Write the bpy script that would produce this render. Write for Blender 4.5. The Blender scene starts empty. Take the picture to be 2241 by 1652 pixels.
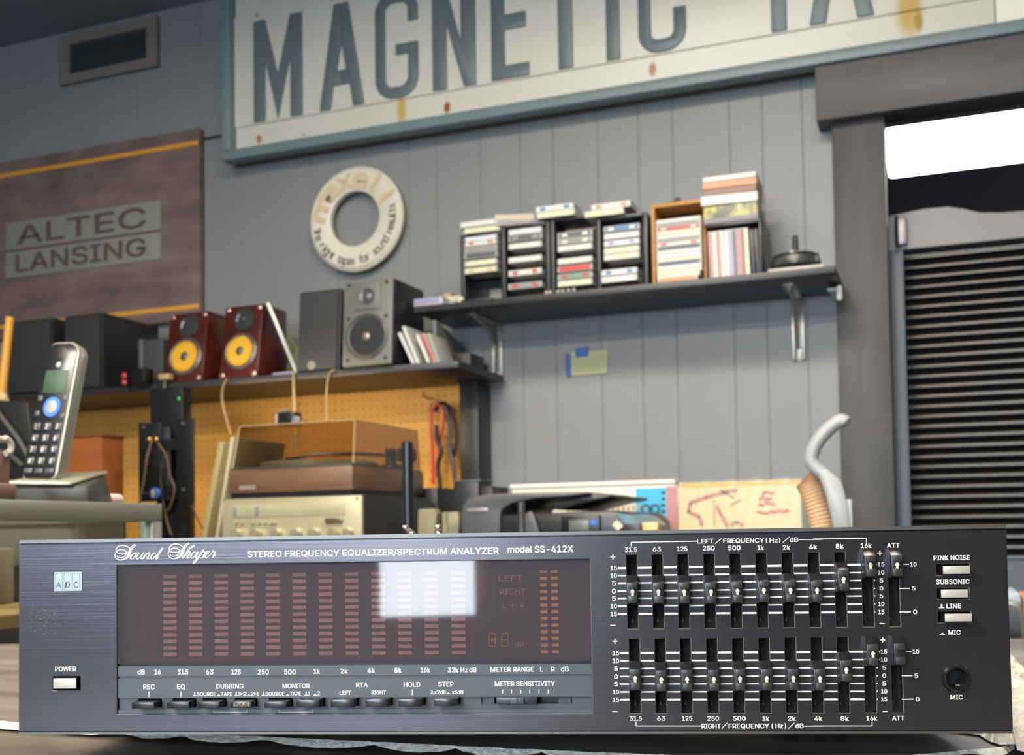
import bpy, bmesh, math, random
from mathutils import Vector, Matrix, Euler
random.seed(7)
S = bpy.context.scene
COL = S.collection
R_ = math.radians

# ------------------------------------------------------------------ camera, world, lights, exposure
CZ = 1.10                                   # lens height above the floor
F, PPX, PPY = 2416.8, 1139.27, 1067.9       # focal length and principal point (cropped photograph) for 2241 x 1652
YAW, PITCH, ROLL = 0.367386, 0.0404181, 0.0158614
_f = Vector((-math.sin(YAW)*math.cos(PITCH), math.cos(YAW)*math.cos(PITCH), math.sin(PITCH)))
_r0 = Vector((math.cos(YAW), math.sin(YAW), 0)); _u0 = _r0.cross(_f)
_r = math.cos(ROLL)*_r0 - math.sin(ROLL)*_u0
_u = math.cos(ROLL)*_u0 + math.sin(ROLL)*_r0
cam = bpy.data.cameras.new('camera'); camo = bpy.data.objects.new('camera', cam); COL.objects.link(camo)
camo.matrix_world = Matrix(((_r.x, _u.x, -_f.x, 0), (_r.y, _u.y, -_f.y, 0), (_r.z, _u.z, -_f.z, CZ), (0, 0, 0, 1)))
cam.sensor_fit = 'HORIZONTAL'; cam.sensor_width = 36; cam.lens = F/2241*36
cam.shift_x = -(PPX-1120.5)/2241; cam.shift_y = (PPY-826)/2241
cam.clip_start = .02; cam.clip_end = 60
cam.dof.use_dof = True; cam.dof.focus_distance = 0.476; cam.dof.aperture_fstop = 21
S.camera = camo

w = bpy.data.worlds.new('world'); S.world = w; w.use_nodes = True
bg = w.node_tree.nodes['Background']; bg.inputs[0].default_value = (.55, .62, .75, 1); bg.inputs[1].default_value = .5

def area(name, loc, size, power, color, look=(0, 0, -1)):
    l = bpy.data.lights.new(name, 'AREA'); l.shape = 'RECTANGLE'; l.size, l.size_y = size
    l.energy = power; l.color = color
    o = bpy.data.objects.new(name, l); COL.objects.link(o); o.location = loc
    o.rotation_euler = Vector(look).to_track_quat('-Z', 'Y').to_euler(); return o
WARM = (1, .89, .72); COOL = (.72, .85, 1)
for i, (x, y, p) in enumerate([(-1.3, -1.2, 125), (-.2, -2.5, 110), (1.5, -1.2, 20), (-1.3, .9, 26), (-.3, 1.15, 50)]):  # rearmost and near-wall lamps added to brighten the equalizer front and the sign
    area('ceiling_light', (x, y, 2.83), (1.2, .3), p, WARM)
area('window_daylight', (-.45, -3.36, 1.75), (1.5, .75), 60, COOL, (0, 1, -.1))
area('bench_fill_light', (-1.75, 2.55, 1.5), (.5, .05), 1.6, (1, .82, .5), (0, .75, -.65))  # added warm fill on the pegboard, no lamp is seen there
S.view_settings.view_transform = 'Standard'; S.view_settings.look = 'None'
S.view_settings.gamma = 1; S.view_settings.use_curve_mapping = False
S.view_settings.exposure = 0.3
S.cycles.max_bounces = 8; S.cycles.sample_clamp_indirect = 4; S.cycles.transparent_max_bounces = 16

# ------------------------------------------------------------------ picture-ray helpers: where a seen point lies on a plane of the room
def ray(x, y): return _f + _r*((x-PPX)/F) - _u*((y-PPY)/F)
def at(x, y, Y): d = ray(x, y); d = d*(Y/d.y); return Vector((d.x, d.y, d.z+CZ))
def atx(x, y, X): d = ray(x, y); d = d*(X/d.x); return Vector((d.x, d.y, d.z+CZ))
def atz(x, y, Z): d = ray(x, y); d = d*((Z-CZ)/d.z); return Vector((d.x, d.y, Z))

# ------------------------------------------------------------------ materials
def lin(c):
    if isinstance(c, str): c = tuple(int(c[i:i+2], 16)/255 for i in (0, 2, 4))
    return tuple((v/12.92 if v <= .04045 else ((v+.055)/1.055)**2.4) for v in c)
_M = {}
def M(name, col='808080', rough=.5, metal=0, var=.12, scale=30, bump=0, stretch=(1, 1, 1), spec=.5, emit=0, alpha=1, coords='Object'):
    if name in _M: return _M[name]
    m = bpy.data.materials.new(name); m.use_nodes = True; nt = m.node_tree; b = nt.nodes['Principled BSDF']
    c = lin(col)
    tc = nt.nodes.new('ShaderNodeTexCoord'); mp = nt.nodes.new('ShaderNodeMapping'); mp.inputs['Scale'].default_value = stretch
    nz = nt.nodes.new('ShaderNodeTexNoise'); nz.inputs['Scale'].default_value = scale; nz.inputs['Detail'].default_value = 4
    nt.links.new(tc.outputs[coords], mp.inputs[0]); nt.links.new(mp.outputs[0], nz.inputs['Vector'])
    rp = nt.nodes.new('ShaderNodeMix'); rp.data_type = 'RGBA'
    rp.inputs[6].default_value = (*[v*(1-var) for v in c], 1); rp.inputs[7].default_value = (*[min(1, v*(1+var)) for v in c], 1)
    nt.links.new(nz.outputs[0], rp.inputs[0]); nt.links.new(rp.outputs[2], b.inputs['Base Color'])
    b.inputs['Roughness'].default_value = rough; b.inputs['Metallic'].default_value = metal
    b.inputs['Specular IOR Level'].default_value = spec; b.inputs['Alpha'].default_value = alpha
    if bump:
        bp = nt.nodes.new('ShaderNodeBump'); bp.inputs['Strength'].default_value = bump; bp.inputs['Distance'].default_value = .002
        nt.links.new(nz.outputs[0], bp.inputs['Height']); nt.links.new(bp.outputs[0], b.inputs['Normal'])
    if emit:
        b.inputs['Emission Color'].default_value = (*c, 1); b.inputs['Emission Strength'].default_value = emit
    _M[name] = m; return m
def two_tone(name, c1, c2, scale, stretch, rough=.6, lo=.35, hi=.65, bump=.2, metal=0, spec=.5):
    if name in _M: return _M[name]
    m = M(name, c1, rough, metal, 0, scale, bump, stretch, spec); nt = m.node_tree
    mix = next(n for n in nt.nodes if n.type == 'MIX'); nz = next(n for n in nt.nodes if n.type == 'TEX_NOISE')
    mix.inputs[6].default_value = (*lin(c1), 1); mix.inputs[7].default_value = (*lin(c2), 1)
    mr = nt.nodes.new('ShaderNodeMapRange'); mr.inputs[1].default_value = lo; mr.inputs[2].default_value = hi
    nt.links.new(nz.outputs[0], mr.inputs[0]); nt.links.new(mr.outputs[0], mix.inputs[0]); return m
def glass(name, tint='ffffff', gloss_rough=.04, fac=None, gcol=(1, 1, 1), rel=0):
    """thin tinted sheet: part of the light passes tinted, part is mirrored by fresnel"""
    if name in _M: return _M[name]
    m = bpy.data.materials.new(name); m.use_nodes = True; nt = m.node_tree; nt.nodes.clear()
    o = nt.nodes.new('ShaderNodeOutputMaterial'); mx = nt.nodes.new('ShaderNodeMixShader')
    t = nt.nodes.new('ShaderNodeBsdfTransparent'); t.inputs[0].default_value = (*lin(tint), 1)
    g = nt.nodes.new('ShaderNodeBsdfGlossy'); g.inputs[1].default_value = gloss_rough; g.inputs[0].default_value = (*gcol, 1)
    fr = nt.nodes.new('ShaderNodeFresnel'); ge = nt.nodes.new('ShaderNodeNewGeometry'); io = nt.nodes.new('ShaderNodeMapRange')
    io.inputs[3].default_value = 1.5; io.inputs[4].default_value = 1/1.5                       # same index from either side of a thin pane
    nt.links.new(ge.outputs['Backfacing'], io.inputs[0]); nt.links.new(io.outputs[0], fr.inputs[0])
    if fac: mx.inputs[0].default_value = fac
    else: nt.links.new(fr.outputs[0], mx.inputs[0])
    if rel:
        tc = nt.nodes.new('ShaderNodeTexCoord'); mp = nt.nodes.new('ShaderNodeMapping'); mp.inputs['Scale'].default_value = (25, 1, 900)
        nz = nt.nodes.new('ShaderNodeTexNoise'); nz.inputs['Scale'].default_value = 1; nz.inputs['Detail'].default_value = 3
        bp = nt.nodes.new('ShaderNodeBump'); bp.inputs['Strength'].default_value = rel; bp.inputs['Distance'].default_value = .00002
        nt.links.new(tc.outputs['Object'], mp.inputs[0]); nt.links.new(mp.outputs[0], nz.inputs['Vector'])
        nt.links.new(nz.outputs[0], bp.inputs['Height']); nt.links.new(bp.outputs[0], g.inputs['Normal']); 
    nt.links.new(t.outputs[0], mx.inputs[1]); nt.links.new(g.outputs[0], mx.inputs[2]); nt.links.new(mx.outputs[0], o.inputs[0])
    _M[name] = m; return m

# ------------------------------------------------------------------ mesh helpers
class MB:
    def __init__(s, T=None): s.v = []; s.f = []; s.m = []; s.T = T; s.mi = 0
    def add(s, vs, fs):
        n = len(s.v)
        for p in vs:
            p = Vector(p); s.v.append(s.T @ p if s.T else p)
        for f in fs: s.f.append([n+i for i in f]); s.m.append(s.mi)
        return s
    def box(s, x0, x1, y0, y1, z0, z1):
        x0, x1 = sorted((x0, x1)); y0, y1 = sorted((y0, y1)); z0, z1 = sorted((z0, z1))
        return s.add([(x, y, z) for z in (z0, z1) for y in (y0, y1) for x in (x0, x1)],
              [(0, 2, 3, 1), (4, 5, 7, 6), (0, 1, 5, 4), (2, 6, 7, 3), (0, 4, 6, 2), (1, 3, 7, 5)])
    def prism(s, pts, a, b, axis='y'):
        """outline in the two other axes, extruded from a to b along axis"""
        def P(p, t):
            return {'y': (p[0], t, p[1]), 'x': (t, p[0], p[1]), 'z': (p[0], p[1], t)}[axis]
        n = len(pts)
        return s.add([P(p, a) for p in pts]+[P(p, b) for p in pts],
              [list(range(n)), list(range(2*n-1, n-1, -1))]+[(i, i+n, (i+1) % n+n, (i+1) % n) for i in range(n)])
    def tube(s, pts, r, n=8, rs=None):
        pts = [Vector(p) for p in pts]; k = len(pts); V = []; Fc = []; up = None
        for i, p in enumerate(pts):
            d = (pts[min(i+1, k-1)]-pts[max(i-1, 0)]).normalized()
            if up is None: up = Vector((0, 0, 1)) if abs(d.z) < .9 else Vector((1, 0, 0))
            a = d.cross(up).normalized(); b = a.cross(d); up = b
            rr = rs[i] if rs else r
            V += [p+a*math.cos(2*math.pi*j/n)*rr+b*math.sin(2*math.pi*j/n)*rr for j in range(n)]
        for i in range(k-1):
            for j in range(n): Fc.append((i*n+j, i*n+(j+1) % n, (i+1)*n+(j+1) % n, (i+1)*n+j))
        Fc.append(list(range(n))[::-1]); Fc.append(list(range((k-1)*n, k*n)))
        return s.add(V, Fc)
    def lathe(s, prof, c, axis=(0, 0, 1), n=32, ring=False):
        """prof: (radius, height along axis); closed by caps where radius > 0"""
        ax = Vector(axis).normalized(); a = ax.orthogonal().normalized(); b = ax.cross(a); c = Vector(c); V = []; Fc = []
        for r, h in prof: V += [c+ax*h+a*math.cos(2*math.pi*j/n)*r+b*math.sin(2*math.pi*j/n)*r for j in range(n)]
        for i in range(len(prof)-1):
            for j in range(n): Fc.append((i*n+j, i*n+(j+1) % n, (i+1)*n+(j+1) % n, (i+1)*n+j))
        if ring: return s.add(V, Fc)
        if prof[0][0] > 0: Fc.append(list(range(n))[::-1])
        if prof[-1][0] > 0: Fc.append(list(range((len(prof)-1)*n, len(prof)*n)))
        return s.add(V, Fc)
    def quad(s, a, b, c, d): return s.add([a, b, c, d], [(0, 1, 2, 3)])
MW = {}
def obj(name, mb, mat, parent=None, bevel=0, smooth=False, local=False, seg=2, tri=False):
    me = bpy.data.meshes.new(name)
    inv = MW[parent.name].inverted() if (parent and not local) else None
    me.from_pydata([inv @ p if inv else p for p in mb.v], [], mb.f)
    mats = mat if isinstance(mat, (list, tuple)) else [mat]
    for q in mats: me.materials.append(q)
    for p, i in zip(me.polygons, mb.m): p.material_index = i
    bm = bmesh.new(); bm.from_mesh(me)
    bmesh.ops.recalc_face_normals(bm, faces=bm.faces)
    if bevel:
        es = [e for e in bm.edges if len(e.link_faces) == 2 and e.calc_face_angle(0) > .5]
        bmesh.ops.bevel(bm, geom=es, offset=bevel, segments=seg, affect='EDGES', profile=.5, clamp_overlap=True)
    bm.to_mesh(me); bm.free()
    if smooth or bevel:
        for p in me.polygons: p.use_smooth = True
        try: me.set_sharp_from_angle(angle=R_(35))
        except Exception: pass
    o = bpy.data.objects.new(name, me); COL.objects.link(o)
    if parent: o.parent = parent; MW[o.name] = MW[parent.name].copy()
    else: MW[o.name] = Matrix()
    return o
def tag(o, label, cat, group=None, kind=None):
    o['label'] = label; o['category'] = cat
    if group: o['group'] = group
    if kind: o['kind'] = kind
    return o
def thing(name, label, cat, loc=(0, 0, 0), rz=0, group=None):
    o = bpy.data.objects.new(name, None); COL.objects.link(o); o.location = loc; o.rotation_euler = (0, 0, rz)
    o.empty_display_size = .05
    MW[o.name] = Matrix.Translation(Vector(loc)) @ Matrix.Rotation(rz, 4, 'Z'); return tag(o, label, cat, group)
def copy(root, loc, label, rz=None):
    r = root.copy(); COL.objects.link(r); r.location = loc; r['label'] = label
    if rz is not None: r.rotation_euler = (0, 0, rz)
    MW[r.name] = Matrix.Translation(Vector(loc)) @ Matrix.Rotation(r.rotation_euler.z, 4, 'Z')
    for ch in list(root.children):
        c = ch.copy(); COL.objects.link(c); c.parent = r
        for g in list(ch.children):
            d = g.copy(); COL.objects.link(d); d.parent = c
    return r
def child_copy(src, parent, loc):
    c = src.copy(); COL.objects.link(c); c.parent = parent; c.location = loc; MW[c.name] = MW[parent.name].copy(); return c
def struct(o): o['kind'] = 'structure'; return o

import os
FONT = None
try:
    FONT = bpy.data.fonts.load(os.path.join(bpy.utils.resource_path('LOCAL'), 'datafiles', 'fonts', 'Inter.woff2'))   # ships with Blender
except Exception: FONT = None
def text_geo(body, bold=0.0, spacing=1.0):
    cu = bpy.data.curves.new('lettering', 'FONT'); cu.body = body; cu.size = 1
    if FONT: cu.font = FONT
    cu.offset = 0.0 if FONT else bold; cu.space_character = spacing; cu.resolution_u = 3
    o = bpy.data.objects.new('lettering', cu); COL.objects.link(o)
    bpy.context.view_layer.update()
    me = o.evaluated_get(bpy.context.evaluated_depsgraph_get()).to_mesh()
    V = [v.co.copy() for v in me.vertices]; Fc = [list(p.vertices) for p in me.polygons]
    o.to_mesh_clear() if hasattr(o, 'to_mesh_clear') else None
    bpy.data.objects.remove(o); bpy.data.curves.remove(cu)
    return V, Fc
_tg = {}
def text(mb, body, fn, x0, x1, y0, y1, bold=.015, spacing=1.0):
    """fit lettering to a box (x0..x1, y0 bottom .. y1 top of capitals); fn(x, y) gives the 3-D point"""
    k = (body, bold, spacing)
    if k not in _tg: _tg[k] = text_geo(*k)
    V, Fc = _tg[k]
    if not V: return
    xs = [v.x for v in V]; hx0, hx1 = min(xs), max(xs); ys = [v.y for v in V]
    cap = .729 if not hasattr(text, 'cap') else text.cap
    b0, b1 = (min(ys), max(ys)) if body in '+-·' or len(body) == 1 and not body.isalnum() else (0, cap)
    sh = bold*(y1-y0)/cap*.8 if FONT else 0; ax = (x1-x0 > 0)*2-1
    for k, (sx_, sz_) in enumerate(((0, 0),) if sh == 0 else ((-1, -.5), (1, -.5), (-1, .5), (1, .5))):   # heavier weight: overlapping copies a hair apart
        n = len(mb.v); xa_, xb_ = x0+abs(sh)*ax, x1-abs(sh)*ax
        o_, dx_, dy_ = fn(x0, y0), fn(x1, y0)-fn(x0, y0), fn(x0, y1)-fn(x0, y0); N_ = dx_.cross(dy_).normalized()*dy_.length*.012*k
        if N_.y > 0: N_ = -N_
        for v in V:
            p = N_+fn(xa_+(v.x-hx0)/(hx1-hx0)*(xb_-xa_)+sx_*sh, y0+(v.y-b0)/(b1-b0)*(y1-y0)+sz_*sh); mb.v.append(mb.T @ p if mb.T else p)
        for f in Fc: mb.f.append([n+i for i in f]); mb.m.append(mb.mi)
_V, _ = text_geo('H', 0.015); text.cap = max(v.y for v in _V)

def plate(mb, u0, u1, w0, w1, holes, P, n0, n1, ch=0):
    """flat plate in (u, w) with rectangular holes; front at depth n1, back at n0; ch = chamfer of the hole rims"""
    us = sorted({u0, u1, *[h[0]-ch for h in holes], *[h[1]+ch for h in holes]}); ws = sorted({w0, w1, *[h[2]-ch for h in holes], *[h[3]+ch for h in holes]})
    def inh(a, b): return any(h[0]-ch-1e-7 < a < h[1]+ch+1e-7 and h[2]-ch-1e-7 < b < h[3]+ch+1e-7 for h in holes)
    # merge cells in rows for few faces
    for j in range(len(ws)-1):
        i = 0; wm = (ws[j]+ws[j+1])/2
        while i < len(us)-1:
            if inh((us[i]+us[i+1])/2, wm): i += 1; continue
            k = i
            while k+1 < len(us)-1 and not inh((us[k+1]+us[k+2])/2, wm): k += 1
            mb.quad(P(us[i], ws[j], n1), P(us[k+1], ws[j], n1), P(us[k+1], ws[j+1], n1), P(us[i], ws[j+1], n1)); i = k+1
    c = [(u0, w0), (u1, w0), (u1, w1), (u0, w1)]
    for i in range(4): mb.quad(P(*c[i], n0), P(*c[(i+1) % 4], n0), P(*c[(i+1) % 4], n1), P(*c[i], n1))
    for h in holes:
        a = [(h[0], h[2]), (h[1], h[2]), (h[1], h[3]), (h[0], h[3])]; o = [(h[0]-ch, h[2]-ch), (h[1]+ch, h[2]-ch), (h[1]+ch, h[3]+ch), (h[0]-ch, h[3]+ch)]
        for i in range(4):
            k = (i+1) % 4; mb.quad(P(*a[k], n0), P(*a[i], n0), P(*a[i], n1-ch), P(*a[k], n1-ch))
            mb.mi = 1 if ch else 0
            if ch: mb.quad(P(*a[k], n1-ch), P(*a[i], n1-ch), P(*o[i], n1), P(*o[k], n1))
            mb.mi = 0
    return mb

# ------------------------------------------------------------------ the room
WY = 3.05                        # back wall plane
wallm = M('grey_wall_paint', '85888a', .48, 0, .07, 5, .03)
CEIL = 2.915
DX0 = at(1945, 620, 3.0).x       # inner edge of the door opening
mb = MB(); mb.box(-4.2, DX0-.05, WY+.0025, WY+.10, 0, CEIL); mb.box(DX0-.05, 3.2, WY+.0025, WY+.10, 2.19, CEIL)
wall_back = struct(obj('wall_back', mb, M('groove_paint', '868789', .6)))
# grooved sheet panelling: one strip between every two grooves
gx = [at(x, 430, WY).x for x in (250, 300, 365, 437, 527, 586, 680, 740, 812, 895, 957, 1053, 1140, 1212, 1310, 1400, 1475, 1600, 1672, 1760)]
xs = [-4.2+.16*i for i in range(10) if -4.2+.16*i < gx[0]-.08]+gx
for a, b in zip(xs[:-1], xs[1:]): obj('panel', MB().box(a+.0015, b-.0015, WY, WY+.006, 0, CEIL), wallm, wall_back, bevel=.001, seg=1)
obj('panel', MB().box(xs[-1]+.0015, DX0-.05, WY, WY+.006, 0, CEIL), wallm, wall_back, bevel=.001, seg=1)
obj('panel', MB().box(DX0-.05, 3.2, WY, WY+.006, 2.19, CEIL), wallm, wall_back)
# thin dark seam of the wall sheets beside the brown banner
p0, p1 = at(425, 308, WY), at(482, 300, WY)
struct(obj('trim_1', MB().box(-4.2, p1.x+.1, WY-.004, WY+.001, p0.z-.006, p0.z+.004), M('seam_dark', '2b2d31', .7)))
struct(obj('ceiling', MB().box(-4.2, 3.2, -3.6, 6.2, CEIL, CEIL+.08), M('ceiling_paint', '76828f', .8, 0, .08, 4)))
struct(obj('floor', MB().box(-4.2, 3.2, -3.6, 6.2, -.05, 0), M('floor_concrete', '5a5550', .5, 0, .2, 3)))
struct(obj('wall_left', MB().box(-4.25, -4.2, -3.6, 3.1, 0, CEIL), M('left_wall_paint', '4a525c', .7)))
struct(obj('wall_right', MB().box(3.2, 3.25, -3.6, 6.2, 0, CEIL), M('right_wall_paint', '3c3a38', .7)))
# wall behind the camera with its windows
fm = M('front_wall_paint', '34373c', .7)
holes = [(-1.35, .42, 1.42, 2.1), (.05, .44, .77, 1.42)]
mb = MB(); plate(mb, -4.2, 3.2, 0, CEIL, holes, lambda u, z, n: Vector((u, n, z)), -3.6, -3.5)
struct(obj('wall_front', mb, fm))
daylight = M('daylight_sky', 'dfe9f5', .5, 0, 0, emit=19)
struct(obj('window_1', MB().box(-1.35, .42, -3.58, -3.57, 1.42, 2.1), M('daylight_upper', 'b9cdea', .5, 0, 0, emit=11)))
struct(obj('window_2', MB().box(.05, .44, -3.58, -3.57, .77, 1.42), daylight))
tag(obj('red_door_sign', MB().box(.445, .47, -3.5, -3.48, .83, 1.2), M('red_vinyl_glow', 'c0606a', .4, 0, 0, emit=.25)), 'narrow red banner hanging beside the bright window', 'banner')  # weak glow in the vinyl stands in for light falling on it

# dark painted lumber round the door
lum = two_tone('dark_stained_lumber', '39393b', '555456', 3.5, (3, 1, .6), .55, .3, .75, .25)
lxa, lxb = at(1822, 300, 3.0).x, at(1945, 620, 3.0).x
struct(obj('trim_2', MB().box(lxa-.002, lxb, 3.0, WY+.01, 0, 2.185), lum, bevel=.003))
lz0, lz1 = at(1785, 265, 2.96).z, at(1785, 160, 2.96).z
struct(obj('trim_3', MB().box(at(1785, 220, 2.96).x, 1.6, 2.96, WY+.01, lz0, lz0+.145), two_tone('dark_stained_header', '454447', '626063', 3.5, (.6, 1, 3), .55, .3, .75, .25), bevel=.003))
# room beyond the opening
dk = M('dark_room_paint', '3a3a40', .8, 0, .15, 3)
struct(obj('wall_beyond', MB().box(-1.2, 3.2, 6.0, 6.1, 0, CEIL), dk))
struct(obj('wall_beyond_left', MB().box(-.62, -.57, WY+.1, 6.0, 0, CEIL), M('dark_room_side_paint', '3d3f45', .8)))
lt = thing('ceiling_lamp', 'long bright white lamp diffuser glowing in the dark room beyond the opening', 'lamp', (0.9, 4.1, 2.3))
a, b = at(1940, 286, 4.0), at(1945, 370, 4.0)
obj('diffuser', MB().box(a.x, a.x+2.0, 3.95, 4.12, b.z, a.z), M('lamp_diffuser_white', 'fbfdff', .4, 0, 0, emit=9), lt, bevel=.012)
obj('housing', MB().box(a.x+.03, a.x+2.03, 3.99, 4.2, a.z, a.z+.05), M('lamp_housing_dark', '33343a', .6), lt)
# louvred panel door
dY = 3.16
dr = struct(obj('door_1', MB().box(at(1952, 800, dY).x, at(1984, 800, dY).x, dY, dY+.035, .02, at(1960, 470, dY).z), M('door_stile_grey_blue', '6d7682', .4, 0, .1, 6), bevel=.002))
dx0, dx1 = at(1952, 800, dY).x, 1.1
zt = at(1955, 480, dY).z; zl = at(1985, 545, dY).z
tops = [(1950, 478), (1965, 470), (2020, 458), (2075, 453), (2110, 458), (2145, 466), (2190, 466), (2241, 462)]
pts = [(dx0, zl)]+[(at(x, y, dY).x, at(x, y, dY).z) for x, y in tops]+[(dx1, at(2241, 462, dY).z), (dx1, zl)]
pts[1] = (dx0, pts[1][1])
obj('top_rail', MB().prism(pts, dY-.002, dY+.033), M('door_rail_grey', '8a8a8c', .45, 0, .08, 4), dr)
obj('stile', MB().box(dx1-.06, dx1, dY, dY+.035, .02, zl), M('door_stile_grey_blue'), dr)
zb = at(2225, 1222, dY).z
obj('lower_panel', MB().box(at(1984, 800, dY).x, dx1-.06, dY+.005, dY+.03, .02, zb), M('door_panel_blue', '59616e', .5), dr)
sl = M('black_louvre_paint', '2c2c2f', .28, 0, .2, 20)
xa = at(1984, 800, dY).x; nsl = 31; pit = (zl-zb)/nsl
louv = None
for i in range(nsl):
    z = zb+pit*i
    if louv is None:
        mb = MB(); mb.mi = 0
        mb.prism([(-.005, -.002), (-.004, .0065), (.002, .0075), (.030, .021), (.030, .017), (.002, -.002)], 0, dx1-.06-xa, 'x')
        louv = obj('slat', mb, sl, dr, bevel=.0012, local=True); louv.location = (xa, dY+.004, z)
    else: child_copy(louv, dr, (xa, dY+.004, z))
obj('backing', MB().box(xa, dx1-.06, dY+.036, dY+.04, zb, zl), M('louvre_backing', '0d0d0f', .8), dr)
hp0, hp1 = at(1956, 475, 3.12), at(1985, 530, 3.12)
hg = thing('door_hinge', 'small grey metal hinge at the top of the louvred door', 'hinge', (hp0.x, 3.13, hp1.z))
obj('leaf', MB().box(hp0.x, hp1.x, 3.135, 3.158, hp1.z, hp0.z), M('hinge_zinc', '9a9094', .4, .6), hg, bevel=.003)
obj('pin', MB().tube([(hp0.x+.006, 3.13, hp1.z-.004), (hp0.x+.006, 3.13, hp0.z+.004)], .005), M('hinge_pin', '55555a', .35, .8), hg, smooth=True)

# ventilation grille
v0, v1 = at(140, 88, WY), at(350, 143, WY)
vx0, vx1 = at(138, 140, WY).x, at(351, 90, WY).x; vz1 = at(243, 62, WY).z; vz0 = at(243, 170, WY).z
vt = thing('wall_vent', 'tan framed rectangular air vent high on the left wall', 'vent', ((vx0+vx1)/2, WY, vz0))
mb = MB(); plate(mb, vx0, vx1, vz0, vz1, [(vx0+.045, vx1-.045, vz0+.035, vz1-.035)], lambda u, z, n: Vector((u, -n, z)), -WY, -WY+.02, .002)
obj('frame', mb, [M('vent_frame_tan', '7d746d', .6, 0, .1, 8)]*2, vt)
obj('backing', MB().box(vx0+.03, vx1-.03, WY-.004, WY, vz0+.03, vz1-.03), M('vent_dark', '3a3d41', .8), vt)
k = 10; src = None
for i in range(k):
    z = vz0+.042+(vz1-vz0-.084)*i/(k-1)
    if not src:
        src = obj('slat', MB().prism([(-.014, -.004), (-.012, -.006), (-.003, .004), (-.005, .006)], 0, vx1-vx0-.09, 'x'), M('vent_slat', '474b50', .6), vt, local=True)
        src.location = (vx0+.045-(vx0+vx1)/2, 0, z-vz0)
    else: child_copy(src, vt, (vx0+.045-(vx0+vx1)/2, 0, z-vz0))

# ------------------------------------------------------------------ big enamelled sign
SY = 2.955
sx0 = at(482, 200, SY).x; sz0 = at(930, 280, SY).z; sx1 = 1.0; sz1 = sz0+.60
sg = thing('wall_sign', 'large white enamel sign with blue grey capital letters above the shelf', 'sign', ((sx0+sx1)/2, SY, sz0))
fr = M('sign_frame_blue_grey', '76898c', .42, 0, .08, 12, .05); fw = .034
obj('frame_bar', MB().box(sx0, sx1, SY, SY+.05, sz0, sz0+fw), fr, sg, bevel=.006)['label'] = 'bottom bar of the blue grey frame'
obj('frame_bar', MB().box(sx0, sx0+.036, SY, SY+.05, sz0+fw, sz1-fw), fr, sg, bevel=.006)['label'] = 'left bar of the blue grey frame'
obj('frame_bar', MB().box(sx0, sx1, SY, SY+.05, sz1-fw, sz1), fr, sg, bevel=.006)
obj('frame_bar', MB().box(sx1-.036, sx1, SY, SY+.05, sz0+fw, sz1-fw), fr, sg, bevel=.006)
obj('gap_shade_batten', MB().box(sx0+.05, sx1-.05, SY+.05, WY, sz0+.05, sz0+.10).box(sx0+.05, sx1-.05, SY+.05, WY, sz1-.10, sz1-.05), M('batten_gap_shade', '1c1d20', .8), sg)  # dark battens added so the gap behind the sign looks shaded
enam = M('cream_enamel', 'dedccf', .35, 0, .04, 3)
px0 = sx0+.036; pz0 = sz0+fw
# seam near the right: two sheets
seam = at(2180, 40, SY).x
# rust as wear with its own shapes
nt = enam.node_tree; base = next(n for n in nt.nodes if n.type == 'MIX'); bs = nt.nodes['Principled BSDF']
def rust_spot(nt, prev, cx, cz, rx, rz, col='b07a28'):
    g = nt.nodes.new('ShaderNodeNewGeometry'); sp = nt.nodes.new('ShaderNodeSeparateXYZ'); nt.links.new(g.outputs['Position'], sp.inputs[0])
    def ma(op, a, b):
        m = nt.nodes.new('ShaderNodeMath'); m.operation = op
        for i, q in enumerate((a, b)):
            if q is None: continue
            if isinstance(q, (int, float)): m.inputs[i].default_value = q
            else: nt.links.new(q, m.inputs[i])
        return m.outputs[0]
    dx = ma('DIVIDE', ma('SUBTRACT', sp.outputs[0], cx), rx); dz = ma('DIVIDE', ma('SUBTRACT', sp.outputs[2], cz), rz)
    d = ma('SQRT', ma('ADD', ma('MULTIPLY', dx, dx), ma('MULTIPLY', dz, dz)), None)
    mr = nt.nodes.new('ShaderNodeMapRange'); mr.inputs[1].default_value = 1.15; mr.inputs[2].default_value = .55; nt.links.new(d, mr.inputs[0])
    mx = nt.nodes.new('ShaderNodeMix'); mx.data_type = 'RGBA'; nt.links.new(mr.outputs[0], mx.inputs[0]); nt.links.new(prev, mx.inputs[6]); mx.inputs[7].default_value = (*lin(col), 1)
    return mx.outputs[2]
out = base.outputs[2]
for px, py, rx, rz, c in [(565, 303, .012, .016, 'b9823c'), (977, 234, .012, .02, '9c5a20'), (1427, 150, .012, .022, 'a8682a'), (877, 240, .018, .05, 'd3b568'),
                          (1990, 25, .035, .07, 'cfae5c'), (2010, 45, .012, .03, 'b88f3a'), (563, 34, .005, .006, '3a3a3a'), (662, 293, .004, .004, '5a5a50')]:
    q = at(px, py, SY+.03); out = rust_spot(nt, out, q.x, q.z, rx, rz, c)
nt.links.new(out, bs.inputs['Base Color'])
def tier(y0, za, zb_, name='panel'):
    obj(name, MB().box(px0, seam-.001, y0, y0+.01, za, zb_), enam, sg, bevel=.002); obj(name, MB().box(seam+.001, sx1-.036, y0, y0+.01, za, zb_), enam, sg, bevel=.002)
zbase = at(560, 270, SY+.03).z; ztop = at(556, 50, SY+.03).z
tier(SY+.035, pz0, sz1-fw)
zl0, zl1 = zbase-.004, ztop+.03
tier(SY+.027, zl0, zl1, 'raised_field')
let = M('letter_blue_grey', '66767b', .42, 0, .06, 12)
LY = SY+.026
def letter(polys, name='letter'):
    mb = MB()
    for p in polys: mb.prism(p, LY-.006, LY+.004)
    return obj(name, mb, let, sg, bevel=.0025)
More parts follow.
